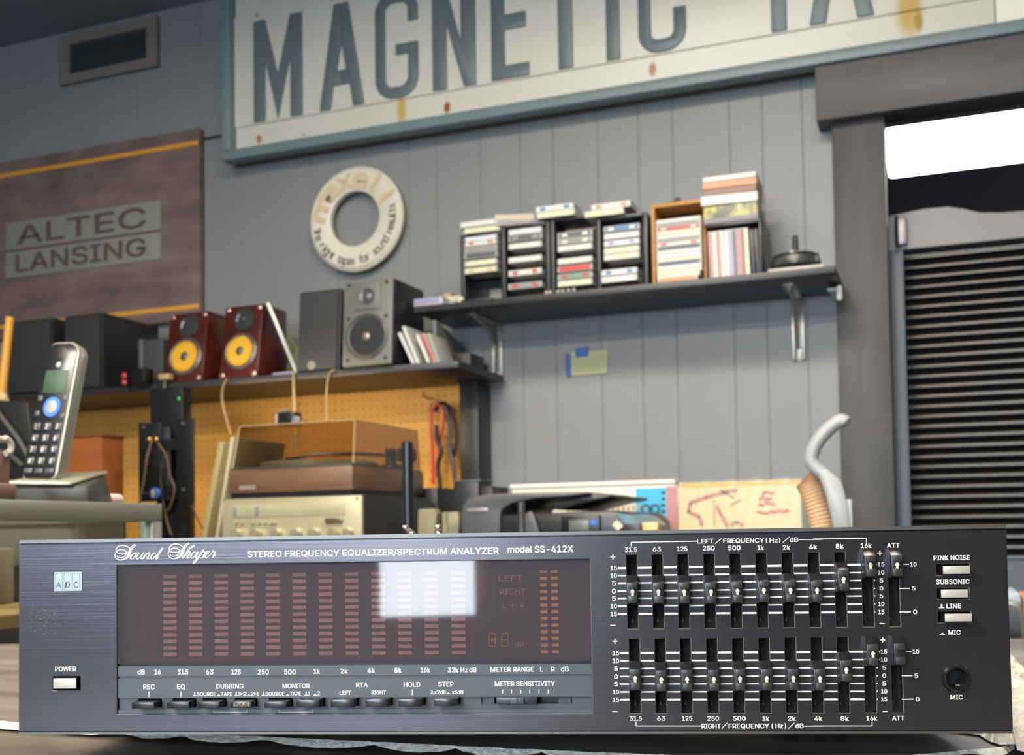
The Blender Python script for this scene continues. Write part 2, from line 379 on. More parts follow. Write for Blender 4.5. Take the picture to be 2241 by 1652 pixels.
def lx(px, frac): return at(px, 270-(270-50)*frac-(px-560)*.17, LY).x
LH = ztop-zbase
def bx(x0, x1): return lambda pts: [(x0+(x1-x0)*u, zbase+LH*v) for u, v in pts]
def stroke_c(x0, x1, t, open_from, bar=False):
    """rounded C / G outline with stroke t (fractions of height for corners)"""
    W_, H_ = x1-x0, LH; r = .42*W_; o = []
    def arc(cx, cz, rr, a0, a1, n=7): return [(cx+rr*math.cos(R_(a0+(a1-a0)*i/n)), cz+rr*math.sin(R_(a0+(a1-a0)*i/n))) for i in range(n+1)]
    ri = r-t if r > t else .002
    zt_, zb_ = zbase+H_, zbase
    outer = [(x1, zt_-.30*H_)]+arc(x1-r, zt_-r, r, 0, 90)+arc(x0+r, zt_-r, r, 90, 180)+arc(x0+r, zb_+r, r, 180, 270)+arc(x1-r, zb_+r, r, 270, 360)+[(x1, zb_+open_from*H_)]
    inner = [(x1-t, zb_+open_from*H_)]+arc(x1-t-ri, zb_+t+ri, ri, 360, 270, 4)+arc(x0+t+ri, zb_+t+ri, ri, 270, 180, 4)+arc(x0+t+ri, zt_-t-ri, ri, 180, 90, 4)+arc(x1-t-ri, zt_-t-ri, ri, 90, 0, 4)+[(x1-t, zt_-.30*H_)]
    if bar: outer = outer+[(x0+W_*.48, zb_+open_from*H_), (x0+W_*.48, zb_+(open_from-.10)*H_), (x1-t, zb_+(open_from-.10)*H_)]; inner = inner[1:]
    return [outer+inner]
def X(px): return at(px, 190, LY).x
m = bx(X(556.5), X(662.5))
letter([m([(0, 0), (0, 1), (.24, 1), (.5, .43), (.76, 1), (1, 1), (1, 0), (.76, 0), (.76, .60), (.5, 0), (.24, .60), (.24, 0)])])
m = bx(X(700), X(798))
letter([m([(0, 0), (.34, 1), (.64, 1), (1, 0), (.76, 0), (.68, .24), (.30, .24), (.24, 0)]), ] if 0 else [m([(0, 0), (.34, 1), (.5, 1), (.5, .62), (.40, .36), (.5, .36), (.5, .22), (.32, .22), (.25, 0)]), m([(.5, 1), (.66, 1), (1, 0), (.75, 0), (.68, .22), (.5, .22), (.5, .36), (.60, .36), (.5, .62)])])
letter(stroke_c(X(823), X(917), .0345, .50, True))
m = bx(X(948), X(1043))
letter([m([(0, 0), (0, 1), (.30, 1), (.66, .42), (.66, 1), (1, 1), (1, 0), (.72, 0), (.33, .60), (.33, 0)])])
m = bx(X(1077), X(1160))
letter([m([(0, 0), (0, 1), (1, 1), (1, .89), (.36, .89), (.36, .58), (.92, .58), (.92, .44), (.36, .44), (.36, .12), (1, .12), (1, 0)])])
m = bx(X(1190), X(1290))
letter([m([(.34, 0), (.34, .88), (0, .88), (0, 1), (1, 1), (1, .88), (.66, .88), (.66, 0)])])
m = bx(X(1329), X(1359))
letter([m([(0, 0), (0, 1), (1, 1), (1, 0)])])
letter(stroke_c(X(1400), X(1505), .036, .36))
m = bx(X(1655), X(1763))
letter([m([(.34, 0), (.34, .88), (0, .88), (0, 1), (1, 1), (1, .88), (.66, .88), (.66, 0)])])
m = bx(X(1775), X(1918))
letter([m([(0, 0), (.36, 1), (.5, 1), (.5, .62), (.40, .36), (.5, .36), (.5, .22), (.34, .22), (.26, 0)]), m([(.5, 1), (.64, 1), (1, 0), (.74, 0), (.66, .22), (.5, .22), (.5, .36), (.60, .36), (.5, .62)])])

# ------------------------------------------------------------------ brown banner
BY = 3.02
bx1 = at(437, 480, BY).x; bz1 = at(300, 303, BY).z; bz0 = at(300, 712, BY).z; bx0 = bx1-1.35
bn = thing('hanging_banner', 'faded brown banner with gold stripes and a pale lettered plate', 'banner', ((bx0+bx1)/2, BY, bz0))
cloth = two_tone('faded_brown_canvas', '5b4d4f', '857169', 5, (1, 1, 2.5), .8, .3, .75, .1)
obj('cloth', MB().box(bx0, bx1, BY, WY-.005, bz0, bz1), cloth, bn, bevel=.002)
gold = M('gold_stripe', 'd79a3a', .5, 0, .06, 10)
g1 = at(300, 335, BY).z; g2 = at(350, 679, BY).z
for z in (g1, g2): obj('stripe', MB().box(bx0, bx1-.004, BY-.003, BY, z-.008, z+.008), gold, bn, bevel=.002)
a, b = at(14, 500, BY).x, at(353, 500, BY).x; z1 = at(185, 463, BY).z; z0 = at(185, 589, BY).z; zm = at(185, 528, BY).z
obj('name_plate', MB().box(a, b, BY-.004, BY, z0, z1), M('plate_grey_green', '86897f', .6, 0, .06, 8), bn, bevel=.002)
lb = M('plate_lettering_brown', '5f4d4c', .7)
mb = MB(); mb.box(a, b, BY-.006, BY-.004, zm-.004, zm+.004)
fn = lambda x, z: Vector((x, BY-.0055, z))
text(mb, 'ALTEC', fn, a+.055, b-.06, zm+.02, z1-.018, .02)
text(mb, 'LANSING', fn, a+.05, b-.06, z0+.02, zm-.018, .02)
obj('plate_lettering', mb, lb, bn)

# ------------------------------------------------------------------ white ring sign
RY = 3.0; rc = at(774, 477, RY); ro = (at(774, 362, RY).z-at(774, 592, RY).z)/2; ri = ro*.525
rg = thing('round_sign', 'white ring shaped sign with printed slogan between the banner and shelf', 'sign', (rc.x, RY, rc.z-ro))
obj('ring', MB().lathe([(ri, 0), (ri, .018), (ri+.006, .022), (ro-.012, .022), (ro, .012), (ro, 0), (ri, 0)], (rc.x, RY+.024, rc.z), (0, -1, 0), 64, True), M('cream_plastic', 'dfdaca', .4, 0, .03, 10), rg, smooth=True)
def arc_text(mb, s, r, h, a0, a1, inward, bold=.02, wd=.62):
    n = len(s)
    for i, ch in enumerate(s):
        if ch == ' ': continue
        a = R_(a0+(a1-a0)*(i+.5)/n); sgn = -1 if inward else 1
        ux, uz = (-math.sin(a), math.cos(a)) if a1 > a0 else (math.sin(a), -math.cos(a))
        vx_, vz_ = (math.cos(a)*sgn, math.sin(a)*sgn)
        cx, cz = rc.x+r*math.cos(a), rc.z+r*math.sin(a)
        f = lambda x, y, cx=cx, cz=cz, ux=ux, uz=uz, vx_=vx_, vz_=vz_: Vector((cx+ux*x+vx_*y, RY-.0, cz+uz*x+vz_*y))
        ww = h*wd*(.35 if ch in 'il' else .5 if ch in 'rtfs' else 1.25 if ch == 'm' else .8)
        text(mb, ch, f, -ww/2, ww/2, -h/2, h/2, bold)
mb = MB(); arc_text(mb, 'The right tapes for sound results', (ro+ri)/2+.008, .025, 188, 372, True, .006, .85)
obj('slogan_lettering', mb, M('slogan_dark', '55544c', .6), rg)
mb = MB(); arc_text(mb, 'maxell', (ro+ri)/2, .058, 172, 12, False, .05, 1.25)
obj('name_lettering', mb, M('faded_name_gold', 'd8c8a2', .6), rg)

# ------------------------------------------------------------------ upper shelf with brackets
SHZ = 1.10+.642; SF = 2.78
blackwood = M('black_shelf_paint', '35363a', .38, 0, .1, 6)
sxa, sxb = at(905, 674, SF).x, at(1828, 594, SF).x
tag(obj('wall_shelf', MB().box(sxa, sxb, SF, WY-.001, SHZ-.018, SHZ), blackwood, bevel=.002), 'long black wall shelf holding cassettes and discs', 'shelf')
brk = M('bracket_nickel', 'a9a79c', .35, .75, .1, 20)
def bracket(px, label):
    x = at(px, 720, 3.0).x; r = thing('shelf_bracket', label, 'bracket', (x, WY, SHZ-.2), 0, 'metal brackets under the long wall shelf')
    z = SHZ-.0185
    obj('wall_arm', MB().box(x-.017, x-.009, WY-.012, WY-.001, z-.17, z).box(x+.009, x+.017, WY-.012, WY-.001, z-.17, z).box(x-.009, x+.009, WY-.004, WY-.001, z-.17, z), brk, r, bevel=.0015)
    obj('shelf_arm', MB().box(x-.015, x+.015, WY-.2, WY-.012, z-.003, z), brk, r, bevel=.001)
    obj('brace', MB().tube([(x, WY-.008, z-.14), (x, WY-.03, z-.06), (x, WY-.09, z-.02), (x, WY-.17, z-.006)], .005, 8), brk, r, smooth=True)
bracket(1075, 'nickel bracket under the shelf end nearest the speakers')
bracket(1742, 'nickel bracket under the shelf end nearest the door frame')
p = at(1832, 632, 2.9)
hk = thing('wall_hook', 'small white plastic hook at the shelf end beside the door frame', 'hook', (p.x, 2.98, p.z-.02))
wp = M('white_plastic', 'd6d6d2', .4)
obj('arm', MB().box(p.x-.025, p.x+.004, 2.9, 2.908, p.z-.004, p.z+.004), wp, hk, bevel=.002)
obj('tip', MB().box(p.x-.002, p.x+.012, 2.895, 2.91, p.z-.03, p.z+.008), wp, hk, bevel=.003)
obj('base', MB().box(p.x-.02, p.x, 2.905, WY-.045, p.z-.004, p.z+.004), wp, hk)

# note with blue tape
NY = WY-.004
a = at(1247, 795, NY); b = at(1329, 765, NY); c = at(1329, 817, NY)
nt_ = thing('taped_note', 'pale yellow paper note stuck with blue tape under the shelf', 'note', ((a.x+b.x)/2, NY, c.z))
nx0, nx1, nz1, nz0 = a.x, b.x, b.z, c.z
obj('paper', MB().box(nx0, nx1, NY-.001, NY, nz0, nz1), M('note_paper', 'b5bb92', .8, 0, .05, 20), nt_)
bt = M('blue_tape', '3464a8', .6)
obj('tape', MB().box(nx0-.012, nx0+.004, NY-.002, NY+.002, nz0-.002, nz1-.004), bt, nt_)
obj('tape', MB().box(nx0+.018, nx0+.058, NY-.0022, NY+.002, nz1-.016, nz1+.012), bt, nt_)
mb = MB(); rnd = random.Random(3)
for i in range(5):
    z = nz1-.022-i*.0085; x = nx0+.016
    while x < nx1-.02:
        L = rnd.uniform(.004, .013); mb.box(x, x+L, NY-.0016, NY-.001, z, z+.0012); x += L+.003
obj('handwriting', mb, M('pencil_grey', '90926f', .8), nt_)

# ------------------------------------------------------------------ cassettes, racks and discs on the shelf
pal = {'w': 'd6d6d0', 'l': 'd6d6e0', 'c': 'd8d6b6', 'g': '8f8e8a', 'd': '57565a', 'r': 'c4383c', 'b': '3f7ba8', 'n': '2f4468', 'o': 'c98a62', 'y': 'cbb98a', 'p': 'c0707f', 'v': '9d97b8', 'k': '232325', 'e': '6f9384', 't': 'b9a894', 'm': '7e5a4a'}
nm = {'w': 'white', 'l': 'pale lilac', 'c': 'cream', 'g': 'grey', 'd': 'dark grey', 'r': 'red', 'b': 'blue', 'n': 'navy', 'o': 'orange', 'y': 'straw coloured', 'p': 'pink', 'v': 'violet', 'k': 'black', 'e': 'green', 't': 'tan', 'm': 'brown'}
def CM(k): return M('spine_'+nm[k].replace(' ', '_'), pal[k], .35, 0, .1, 60)
clear = M('case_plastic', 'b8b8b4', .25, 0, .05, 40)
_cm = {}
def cassette_mesh(k, k2, size):
    key = (k, k2, size)
    if key in _cm: return _cm[key]
    W_, D_, H_ = size; mb = MB(); mb.box(-W_/2, W_/2, .0, D_, 0, H_)
    mb.mi = 1; mb.box(-W_/2+.004, W_/2-.004, -.0006, .0, H_*.08, H_*.92)
    if k2:
        mb.mi = 2; mb.box(-W_/2+.012, -W_/2+.028, -.0012, -.0006, H_*.22, H_*.78); mb.box(W_/2-.028, W_/2-.012, -.0012, -.0006, H_*.22, H_*.78)
    _cm[key] = (mb, [clear, CM(k)]+([CM(k2)] if k2 else [])); return _cm[key]
_proto = {}
TAPE = (.109, .07, .0165); DISC = (.142, .124, .0102)
def put(name, k, k2, size, loc, rz, label, cat, group, tilt=0):
    key = (name, k, k2, size)
    if key not in _proto:
        mb, mats = cassette_mesh(k, k2, size); o = obj(name, mb, mats, None, bevel=.0008, seg=1); _proto[key] = o
    else: o = _proto[key].copy(); COL.objects.link(o)
    o.location = loc; o.rotation_euler = (0, tilt, rz); o['label'] = label; o['category'] = cat; o['group'] = group; return o
ORD = ['topmost', 'second from top', 'third from top', 'fourth from top', 'fifth from top', 'sixth from top', 'seventh from top', 'eighth from top', 'ninth from top', 'tenth from top', 'eleventh from top', 'twelfth from top', 'thirteenth from top', 'fourteenth from top']
RKY = 2.82
rackm = M('black_rack_plastic', '2c2d31', .35, 0, .1, 20)
def rack(px_sides, ztops, label):
    xs_ = [at(p, 560, RKY-.01).x for p in px_sides]; r = thing('cassette_rack', label, 'rack', ((xs_[0]+xs_[-1])/2, RKY, SHZ), 0, 'black cassette racks on the wall shelf')
    for i, x in enumerate(xs_):
        zt_ = ztops[min(i, len(ztops)-1)]
        obj('side_panel', MB().box(x-.006, x+.006, RKY-.008, 2.915, SHZ, zt_), rackm, r, bevel=.0015)
    for i in range(len(xs_)-1):
        zt_ = ztops[i]
        obj('top_panel', MB().box(xs_[i]+.006, xs_[i+1]-.006, RKY-.008, 2.915, zt_-.008, zt_), rackm, r, bevel=.001)
        obj('base_panel', MB().box(xs_[i]+.006, xs_[i+1]-.006, RKY-.008, 2.915, SHZ, SHZ+.008), rackm, r)
    obj('back_panel', MB().box(xs_[0], xs_[-1], 2.915, 2.92, SHZ, min(ztops)), rackm, r)
    return xs_
za = at(1105, 496, RKY).z; zb4 = at(1360, 472, RKY).z
ra = rack([1011, 1100, 1197], [za-.012, za], 'black cassette rack nearest the shelf end above the speakers')
rb = rack([1208, 1309, 1412], [za+.004, zb4], 'black cassette rack between the first rack and the wooden crate')
bays = [
 ('first rack bay', 1052, 1.0, [(514.5, 'l', 0), (530, 'w', 'o'), (544, 'g', 0), (557.5, 'd', 0), (574, 'c', 0), (590, 'c', 'y')]),
 ('second rack bay', 1149, 1.0, [(505, 'l', 0), (519, 'd', 'g'), (536, 'w', 0), (566, 'w', 0), (595, 'w', 'r'), (624, 'g', 'r')]),
 ('third rack bay', 1258, 1.0, [(512, 'd', 'w'), (526, 'g', 'w'), (541, 'w', 0), (569, 'w', 0), (586, 'r', 0), (603, 'e', 'r'), (618, 'c', 0)]),
 ('fourth rack bay', 1360, 1.0, [(498, 'b', 'w'), (514, 'w', 0), (530, 'l', 'v'), (546, 'c', 0), (560, 'c', 'w'), (594, 'l', 'b'), (609, 'w', 0)]),
]
for bn_, px, _, L in bays:
    for i, (py, k, k2) in enumerate(L):
        yy = RKY-.012 if bn_ != 'fourth rack bay' or i < 5 else RKY-.03
        q = at(px if yy > 2.8 else px-5, py, yy)
        z = max(q.z-.0085, SHZ+.0085)
        z = min(z, (za-.012 if bn_[:2] == 'fi' else za if bn_[0] == 's' else za+.004 if bn_[0] == 't' else zb4)-.0248)
        put('cassette', k, k2 or None, (.098, .07, .0158), (q.x, yy, z), 0, f'{nm[k]} cassette spine, {ORD[i]} in the {bn_}', 'cassette', 'cassettes in the black racks')
# cassettes lying on top of the racks
def ontop(px, z, k, k2, label, y=RKY-.02, rz=0, size=TAPE):
    q = at(px, 470, y); put('cassette', k, k2, size, (q.x, y, z), rz, label, 'cassette', 'loose cassettes on top of the racks')
ontop(1054, za-.012, 'c', None, 'cream cassette lying on the first rack, under a clear case', RKY-.015)
ontop(1045, za-.012+.0167, 'w', None, 'clear white cassette case overhanging the first rack, top of two', RKY-.02)
ontop(1128, za, 'g', None, 'grey open cassette case lying crooked on the second rack bay', RKY+.0, .45)
ontop(1126, za+.0167, 't', None, 'tan cassette lying crooked above the grey open case', RKY+.005, .3)
ontop(1216, za+.004, 'c', None, 'cream cassette on the rack tops, lower of a blue marked pair', RKY-.02)
ontop(1214, za+.004+.0167, 'w', 'b', 'white cassette with blue mark, upper of the pair', RKY-.02)
ontop(1322, zb4, 'c', None, 'cream cassette lying on the tallest rack, lower of two', RKY-.02)
ontop(1337, zb4+.0167, 'w', 'o', 'pinkish white cassette on the tallest rack, upper of two', RKY-.02)
ontop(1350, zb4, 'k', None, 'black cassette half hidden behind the cream one on the tallest rack', RKY+.053)
# odds and ends inside the first bay and at the rack foot
x0, x1 = ra[0]+.05, ra[1]-.01
tag(obj('card_insert', MB().box(x0, x1, 2.89, 2.894, SHZ+.009, SHZ+.052), M('insert_grey', '8d8b82', .6)), 'grey card insert standing in the bottom of the first rack bay', 'card')
q = at(1045, 652, 2.80)
tag(obj('flat_tray', MB().box(q.x-.045, q.x+.05, 2.785, 2.81, SHZ, SHZ+.007), M('tray_black', '26272a', .4), bevel=.002), 'flat black tray on the shelf before the first rack', 'tray')
tr = thing('small_trinket_cluster', 'cluster of tiny clear trinkets on the shelf before the third rack bay', 'trinket', (at(1215, 636, 2.8).x, 2.8, SHZ))
for i, px in enumerate((1196, 1204, 1222, 1232, 1244, 1256)):
    x = at(px, 636, 2.795).x; obj('bead', MB().lathe([(0, 0), (.005, .002), (.006, .006), (.003, .010), (0, .011)], (x, 2.795, SHZ), n=10), M('clear_bead', 'b9b7a6', .15, 0, .2, 200), tr, smooth=True)
# lilac pack, white pack, capped tube at the shelf end
q = at(940, 655, 2.80)
lp = thing('blister_pack', 'pale lilac blister pack lying at the shelf end', 'package', (q.x, 2.8, SHZ))
obj('pack', MB().box(at(908, 655, 2.8).x, at(972, 655, 2.8).x, 2.79, 2.88, SHZ, SHZ+.024), M('pack_grey_clear', 'a5a3a8', .3), lp, bevel=.003)
obj('label_band', MB().box(at(909, 655, 2.79).x, at(960, 655, 2.79).x, 2.788, 2.79, SHZ+.012, SHZ+.021), M('band_lilac', '9a98cc', .4), lp)
a, b = at(943, 632, 2.85), at(1008, 632, 2.85)
wpk = thing('white_carton', 'white rounded carton behind the lilac pack', 'box', ((a.x+b.x)/2, 2.85, SHZ))
obj('carton', MB().box(a.x, b.x, 2.9, 3.0, SHZ, SHZ+.05), M('carton_white', 'cfcabb', .5), wpk, bevel=.008)
obj('wrapper', MB().box(a.x+.01, a.x+.035, 2.91, 2.96, SHZ+.05, SHZ+.062), M('wrapper_tan', 'b59c74', .6), wpk, bevel=.003)
gt = thing('glue_tube', 'white capped tube with blue collar lying beside the first rack', 'tube', (at(1000, 655, 2.8).x, 2.8, SHZ))
a = at(985, 643, 2.86); b = at(1010, 664, 2.79)
obj('body', MB().tube([(a.x-.03, 2.89, SHZ+.012), (a.x+.006, 2.85, SHZ+.012)], .011, 12), M('tube_blue', '4a8cb0', .4), gt, smooth=True)
obj('cap', MB().tube([(a.x+.004, 2.852, SHZ+.011), (b.x-.004, 2.795, SHZ+.010)], .009, 12, [.0105, .009]), M('cap_white', 'dedbc8', .4), gt, smooth=True)

# wooden crate with a stack of discs
cx0, cx1 = at(1428, 530, 2.8).x, at(1541, 530, 2.8).x; cz1 = at(1480, 452, 2.8).z
oak = two_tone('honey_wood', 'a8722f', 'c48b40', 12, (.5, 2, 2), .5, .3, .7, .05)
cr = thing('disc_crate', 'open honey coloured wooden crate full of stacked discs', 'crate', ((cx0+cx1)/2, 2.8, SHZ))
obj('side_panel', MB().box(cx0, cx0+.009, 2.79, 2.97, SHZ, cz1), oak, cr, bevel=.001)
obj('side_panel', MB().box(cx1-.006, cx1+.001, 2.82, 2.97, SHZ, cz1), oak, cr, bevel=.001)
obj('top_panel', MB().box(cx0, cx1+.001, 2.79, 2.97, cz1, cz1+.01), oak, cr, bevel=.001)
obj('back_panel', MB().box(cx0+.009, cx1-.006, 2.96, 2.97, SHZ, cz1), M('crate_back', '6b4a26', .7), cr)
seq = [('w', 0), ('g', 0), ('r', 'w'), ('c', 0), ('w', 0), ('g', 0), ('w', 'r'), ('n', 0), ('w', 0), ('l', 0), ('c', 0), ('n', 0), ('w', 0), ('c', 0)]
z = SHZ+.026; H = .0102
for j, (k, k2) in enumerate(reversed(seq)):
    i = len(seq)-1-j; dx = random.Random(i).uniform(-.002, .003); xc = (cx0+cx1)/2+.0015
    if z+H > cz1-.006: break
    put('disc_case', k, k2 or None, (round(cx1-cx0-.0175, 4), .11, H-.0006), (xc, 2.80, z), 0, f'{nm[k]} disc case, {ORD[i]} in the wooden crate', 'disc case', 'disc cases stacked in the wooden crate'); z += H
put('disc_case', 'o', None, (.105, .09, .0118), ((cx0+cx1)/2, 2.785, SHZ), 0, 'orange disc case, lowest at the foot of the crate', 'disc case', 'disc cases stacked in the wooden crate')
put('disc_case', 'c', None, (.112, .09, .0118), ((cx0+cx1)/2+.001, 2.79, SHZ+.012), 0, 'cream disc case just above the orange one', 'disc case', 'disc cases stacked in the wooden crate')
def spindle(c, r, disc, label, tall, grp='disc spindles'):
    s = thing('disc_spindle', label, 'spindle', c, 0, grp); k = M('spindle_black', '1e1f20', .3, 0, .1, 30)
    obj('base', MB().lathe([(r, 0), (r*1.05, .005), (r*.95, .011), (r*.5, .013), (.02, .013)], c, n=28), k, s, smooth=True)
    obj('post', MB().lathe([(.008, .012), (.0075, tall-.004), (.004, tall)], c, n=14), k, s, smooth=True)
    if disc:
        obj('disc_stack', MB().lathe([(r*.93, .012), (r*.95, .02), (r*.90, .034), (r*.7, .038), (.009, .038)], c, n=32), two_tone('dark_disc_rims', '2a2d2b', '5a5c55', 40, (1, 1, 12), .25), s, smooth=True)
        obj('top_disc', MB().lathe([(.010, .0395), (.058, .0395), (.058, .041), (.010, .041), (.010, .0395)], c, n=32, ring=True), M('disc_silver', '8d837e', .2, .6), s, smooth=True)
    return s
q = at(1483, 436, 2.87); spindle((q.x, 2.87, cz1+.0102), .052, False, 'small black disc spindle standing on the wooden crate', .034)
# black wire crate with upright discs
kx0, kx1 = at(1544, 555, 2.8).x, at(1668, 555, 2.8).x; kz = at(1605, 487, 2.8).z
bc = thing('disc_holder', 'black open holder of upright disc cases right of the wooden crate', 'crate', ((kx0+kx1)/2, 2.8, SHZ))
obj('top_panel', MB().box(kx0, kx1, 2.79, 2.95, kz-.008, kz), rackm, bc, bevel=.001)
obj('side_panel', MB().box(kx1-.006, kx1, 2.79, 2.95, SHZ, kz-.008), rackm, bc, bevel=.001)
obj('side_panel', MB().box(kx0-.001, kx0+.002, 2.83, 2.95, SHZ, kz-.008), rackm, bc)
obj('back_panel', MB().box(kx0, kx1, 2.945, 2.95, SHZ, kz), rackm, bc)
ups = [(.006, 'p'), (.017, 'c'), (.028, 'p'), (.0385, 'w'), (.050, 'l'), (.0605, 'v'), (.0715, 'n'), (.083, 'p'), (.0945, 'm'), (.105, 'c')]
ordl = ['first', 'second', 'third', 'fourth', 'fifth', 'sixth', 'seventh', 'eighth', 'ninth', 'tenth']
for i, (dx, k) in enumerate(ups):
    key = ('up', k)
    if key not in _proto:
        mb = MB(); mb.box(0, .0098, 0, .1, 0, .122); mb.mi = 1; mb.box(.0012, .0086, -.0006, 0, .003, .119); _proto[key] = obj('disc_case', mb, [clear, CM(k)], bevel=.0007, seg=1); o = _proto[key]
    else: o = _proto[key].copy(); COL.objects.link(o)
    o.location = (kx0+.0055+dx*.93, 2.80, SHZ+.0008); o.rotation_euler = (0, -.03, 0)
    o['label'] = f'{nm[k]} upright disc case, {ordl[i]} from the wooden crate'; o['category'] = 'disc case'; o['group'] = 'upright disc cases in the black holder'
for i, dx in enumerate((.1155, .1265)):
    mb = MB().box(0, .0098, 0, .1, 0, .118); o = obj('disc_case', mb, CM('k'), bevel=.0007); o.location = (kx0+dx, 2.805, SHZ+.001); o.rotation_euler = (0, -.04, 0)
    tag(o, ['black disc case leaning beside the last pale spine', 'black disc case leaning against the holder side'][i], 'disc case', 'upright disc cases in the black holder')
# boxes stacked on the holder
xm = (kx0+kx1)/2-.004
pat = two_tone('printed_flower_pattern', '6b6f63', 'c9bd7a', 38, (1, 1, .6), .4, .45, .6, 0)
st = thing('boxed_set', 'patterned box with yellow and white print on the black disc holder', 'box', (xm, 2.8, kz+.001))
obj('sleeve', MB().box(xm-.068, xm+.068, 2.79, 2.92, kz+.001, kz+.046), pat, st, bevel=.001)
obj('base_band', MB().box(xm-.0685, xm+.0685, 2.7895, 2.92, kz+.001, kz+.014), M('band_grey_lilac', '87858c', .5), st)
def slab(name, k, w_, d_, h_, x, z, rz, label, cat='book'):
    mb = MB(); mb.box(-w_/2, w_/2, 0, d_, 0, h_); mb.mi = 1; mb.box(-w_/2+.001, w_/2+.0006, .002, d_-.001, .0012, h_-.0012)
    o = obj(name, mb, [CM(k), M('page_white', 'cfcabc', .6)], bevel=.0008, seg=1); o.location = (x, 2.785, z); o.rotation_euler = (0, 0, rz); tag(o, label, cat, 'books and boxes on the black disc holder'); return o
slab('thin_book', 'w', .142, .13, .024, xm-.002, kz+.047, .06, 'white cased book resting on the patterned box')
slab('thin_book', 'm', .132, .125, .016, xm+.001, kz+.072, .03, 'brown book under the orange one')
slab('thin_book', 'o', .136, .125, .018, xm, kz+.089, .03, 'orange spined book between the brown and white ones')
slab('thin_book', 'w', .134, .125, .012, xm, kz+.108, .02, 'pinkish white case on top of the tallest stack')
q = at(1738, 577, 2.83)
fc = obj('flat_case', MB().box(at(1680, 577, 2.8).x, at(1803, 577, 2.8).x, 2.8, 2.93, SHZ, SHZ+.011), M('case_white', 'b9b3ae', .35, 0, .1, 20), bevel=.002); tag(fc, 'flat white case under the black disc spindle near the shelf end', 'case')
spindle((q.x, 2.866, SHZ+.0112), .066, True, 'black disc spindle with tall post on the flat white case', .095)

# ------------------------------------------------------------------ bench shelf, pegboard, upright
BZ = 1.10+.466; BF = 2.70
bsx0, bsx1 = -3.3, at(1003, 800, BF).x
tag(obj('bench_shelf', MB().box(bsx0, bsx1, BF, WY-.03, BZ-.019, BZ), M('bench_shelf_black', '2c2d30', .42, 0, .1, 8), bevel=.002), 'black shelf board above the pegboard carrying the speakers', 'shelf')
peg = M('pegboard_hardboard', 'd69c49', .6, 0, .06, 8); nt = peg.node_tree; mix = next(n for n in nt.nodes if n.type == 'MIX'); bs = nt.nodes['Principled BSDF']
g = nt.nodes.new('ShaderNodeNewGeometry'); vm = nt.nodes.new('ShaderNodeVectorMath'); vm.operation = 'MODULO'
ad = nt.nodes.new('ShaderNodeVectorMath'); ad.inputs[1].default_value = (10, 10, 10); vm.inputs[1].default_value = (.0254, 1, .0254)
sb = nt.nodes.new('ShaderNodeVectorMath'); sb.operation = 'SUBTRACT'; sb.inputs[1].default_value = (.0127, 0, .0127)
ml = nt.nodes.new('ShaderNodeVectorMath'); ml.operation = 'MULTIPLY'; ml.inputs[1].default_value = (1, 0, 1)
ln = nt.nodes.new('ShaderNodeVectorMath'); ln.operation = 'LENGTH'
mr = nt.nodes.new('ShaderNodeMapRange'); mr.inputs[1].default_value = .0032; mr.inputs[2].default_value = .0020
nt.links.new(g.outputs['Position'], ad.inputs[0]); nt.links.new(ad.outputs[0], vm.inputs[0]); nt.links.new(vm.outputs[0], sb.inputs[0]); nt.links.new(sb.outputs[0], ml.inputs[0]); nt.links.new(ml.outputs[0], ln.inputs[0]); nt.links.new(ln.outputs['Value'], mr.inputs[0])
mx = nt.nodes.new('ShaderNodeMix'); mx.data_type = 'RGBA'; mx.inputs[7].default_value = (*lin('6e4e22'), 1); nt.links.new(mr.outputs[0], mx.inputs[0]); nt.links.new(mix.outputs[2], mx.inputs[6]); nt.links.new(mx.outputs[2], bs.inputs['Base Color'])
CT = 1.10-.055
tag(obj('pegboard', MB().box(bsx0, at(1006, 900, 3.02).x, 3.02, 3.026, CT, BZ-.02), peg), 'tan perforated pegboard behind the turntable bench', 'pegboard')
ux0, ux1 = at(1006, 900, 2.95).x, at(1046, 900, 2.95).x
up_ = thing('bench_upright', 'black upright post at the end of the pegboard', 'post', ((ux0+ux1)/2, 2.98, CT))
obj('post', MB().box(ux0, ux1, 2.95, WY-.001, CT, BZ-.0195), M('upright_black', '1f2126', .4), up_, bevel=.002)
obj('bracket_block', MB().box(ux0-.04, ux1, 2.90, 3.0, BZ+.0003, BZ+.055), M('block_black', '26272a', .5), up_, bevel=.002)
ctm = M('counter_black', '2b2b2c', .4)
tag(obj('work_counter', MB().box(-3.3, -.1, 1.45, WY-.001, CT-.04, CT), ctm, bevel=.003), 'long dark work counter against the wall under the pegboard', 'counter')
tag(obj('counter_cabinet', MB().box(-3.25, -.12, 1.5, WY-.002, .001, CT-.041), M('cabinet_dark', '3a3836', .6), bevel=.003), 'dark cabinet carrying the work counter', 'cabinet')

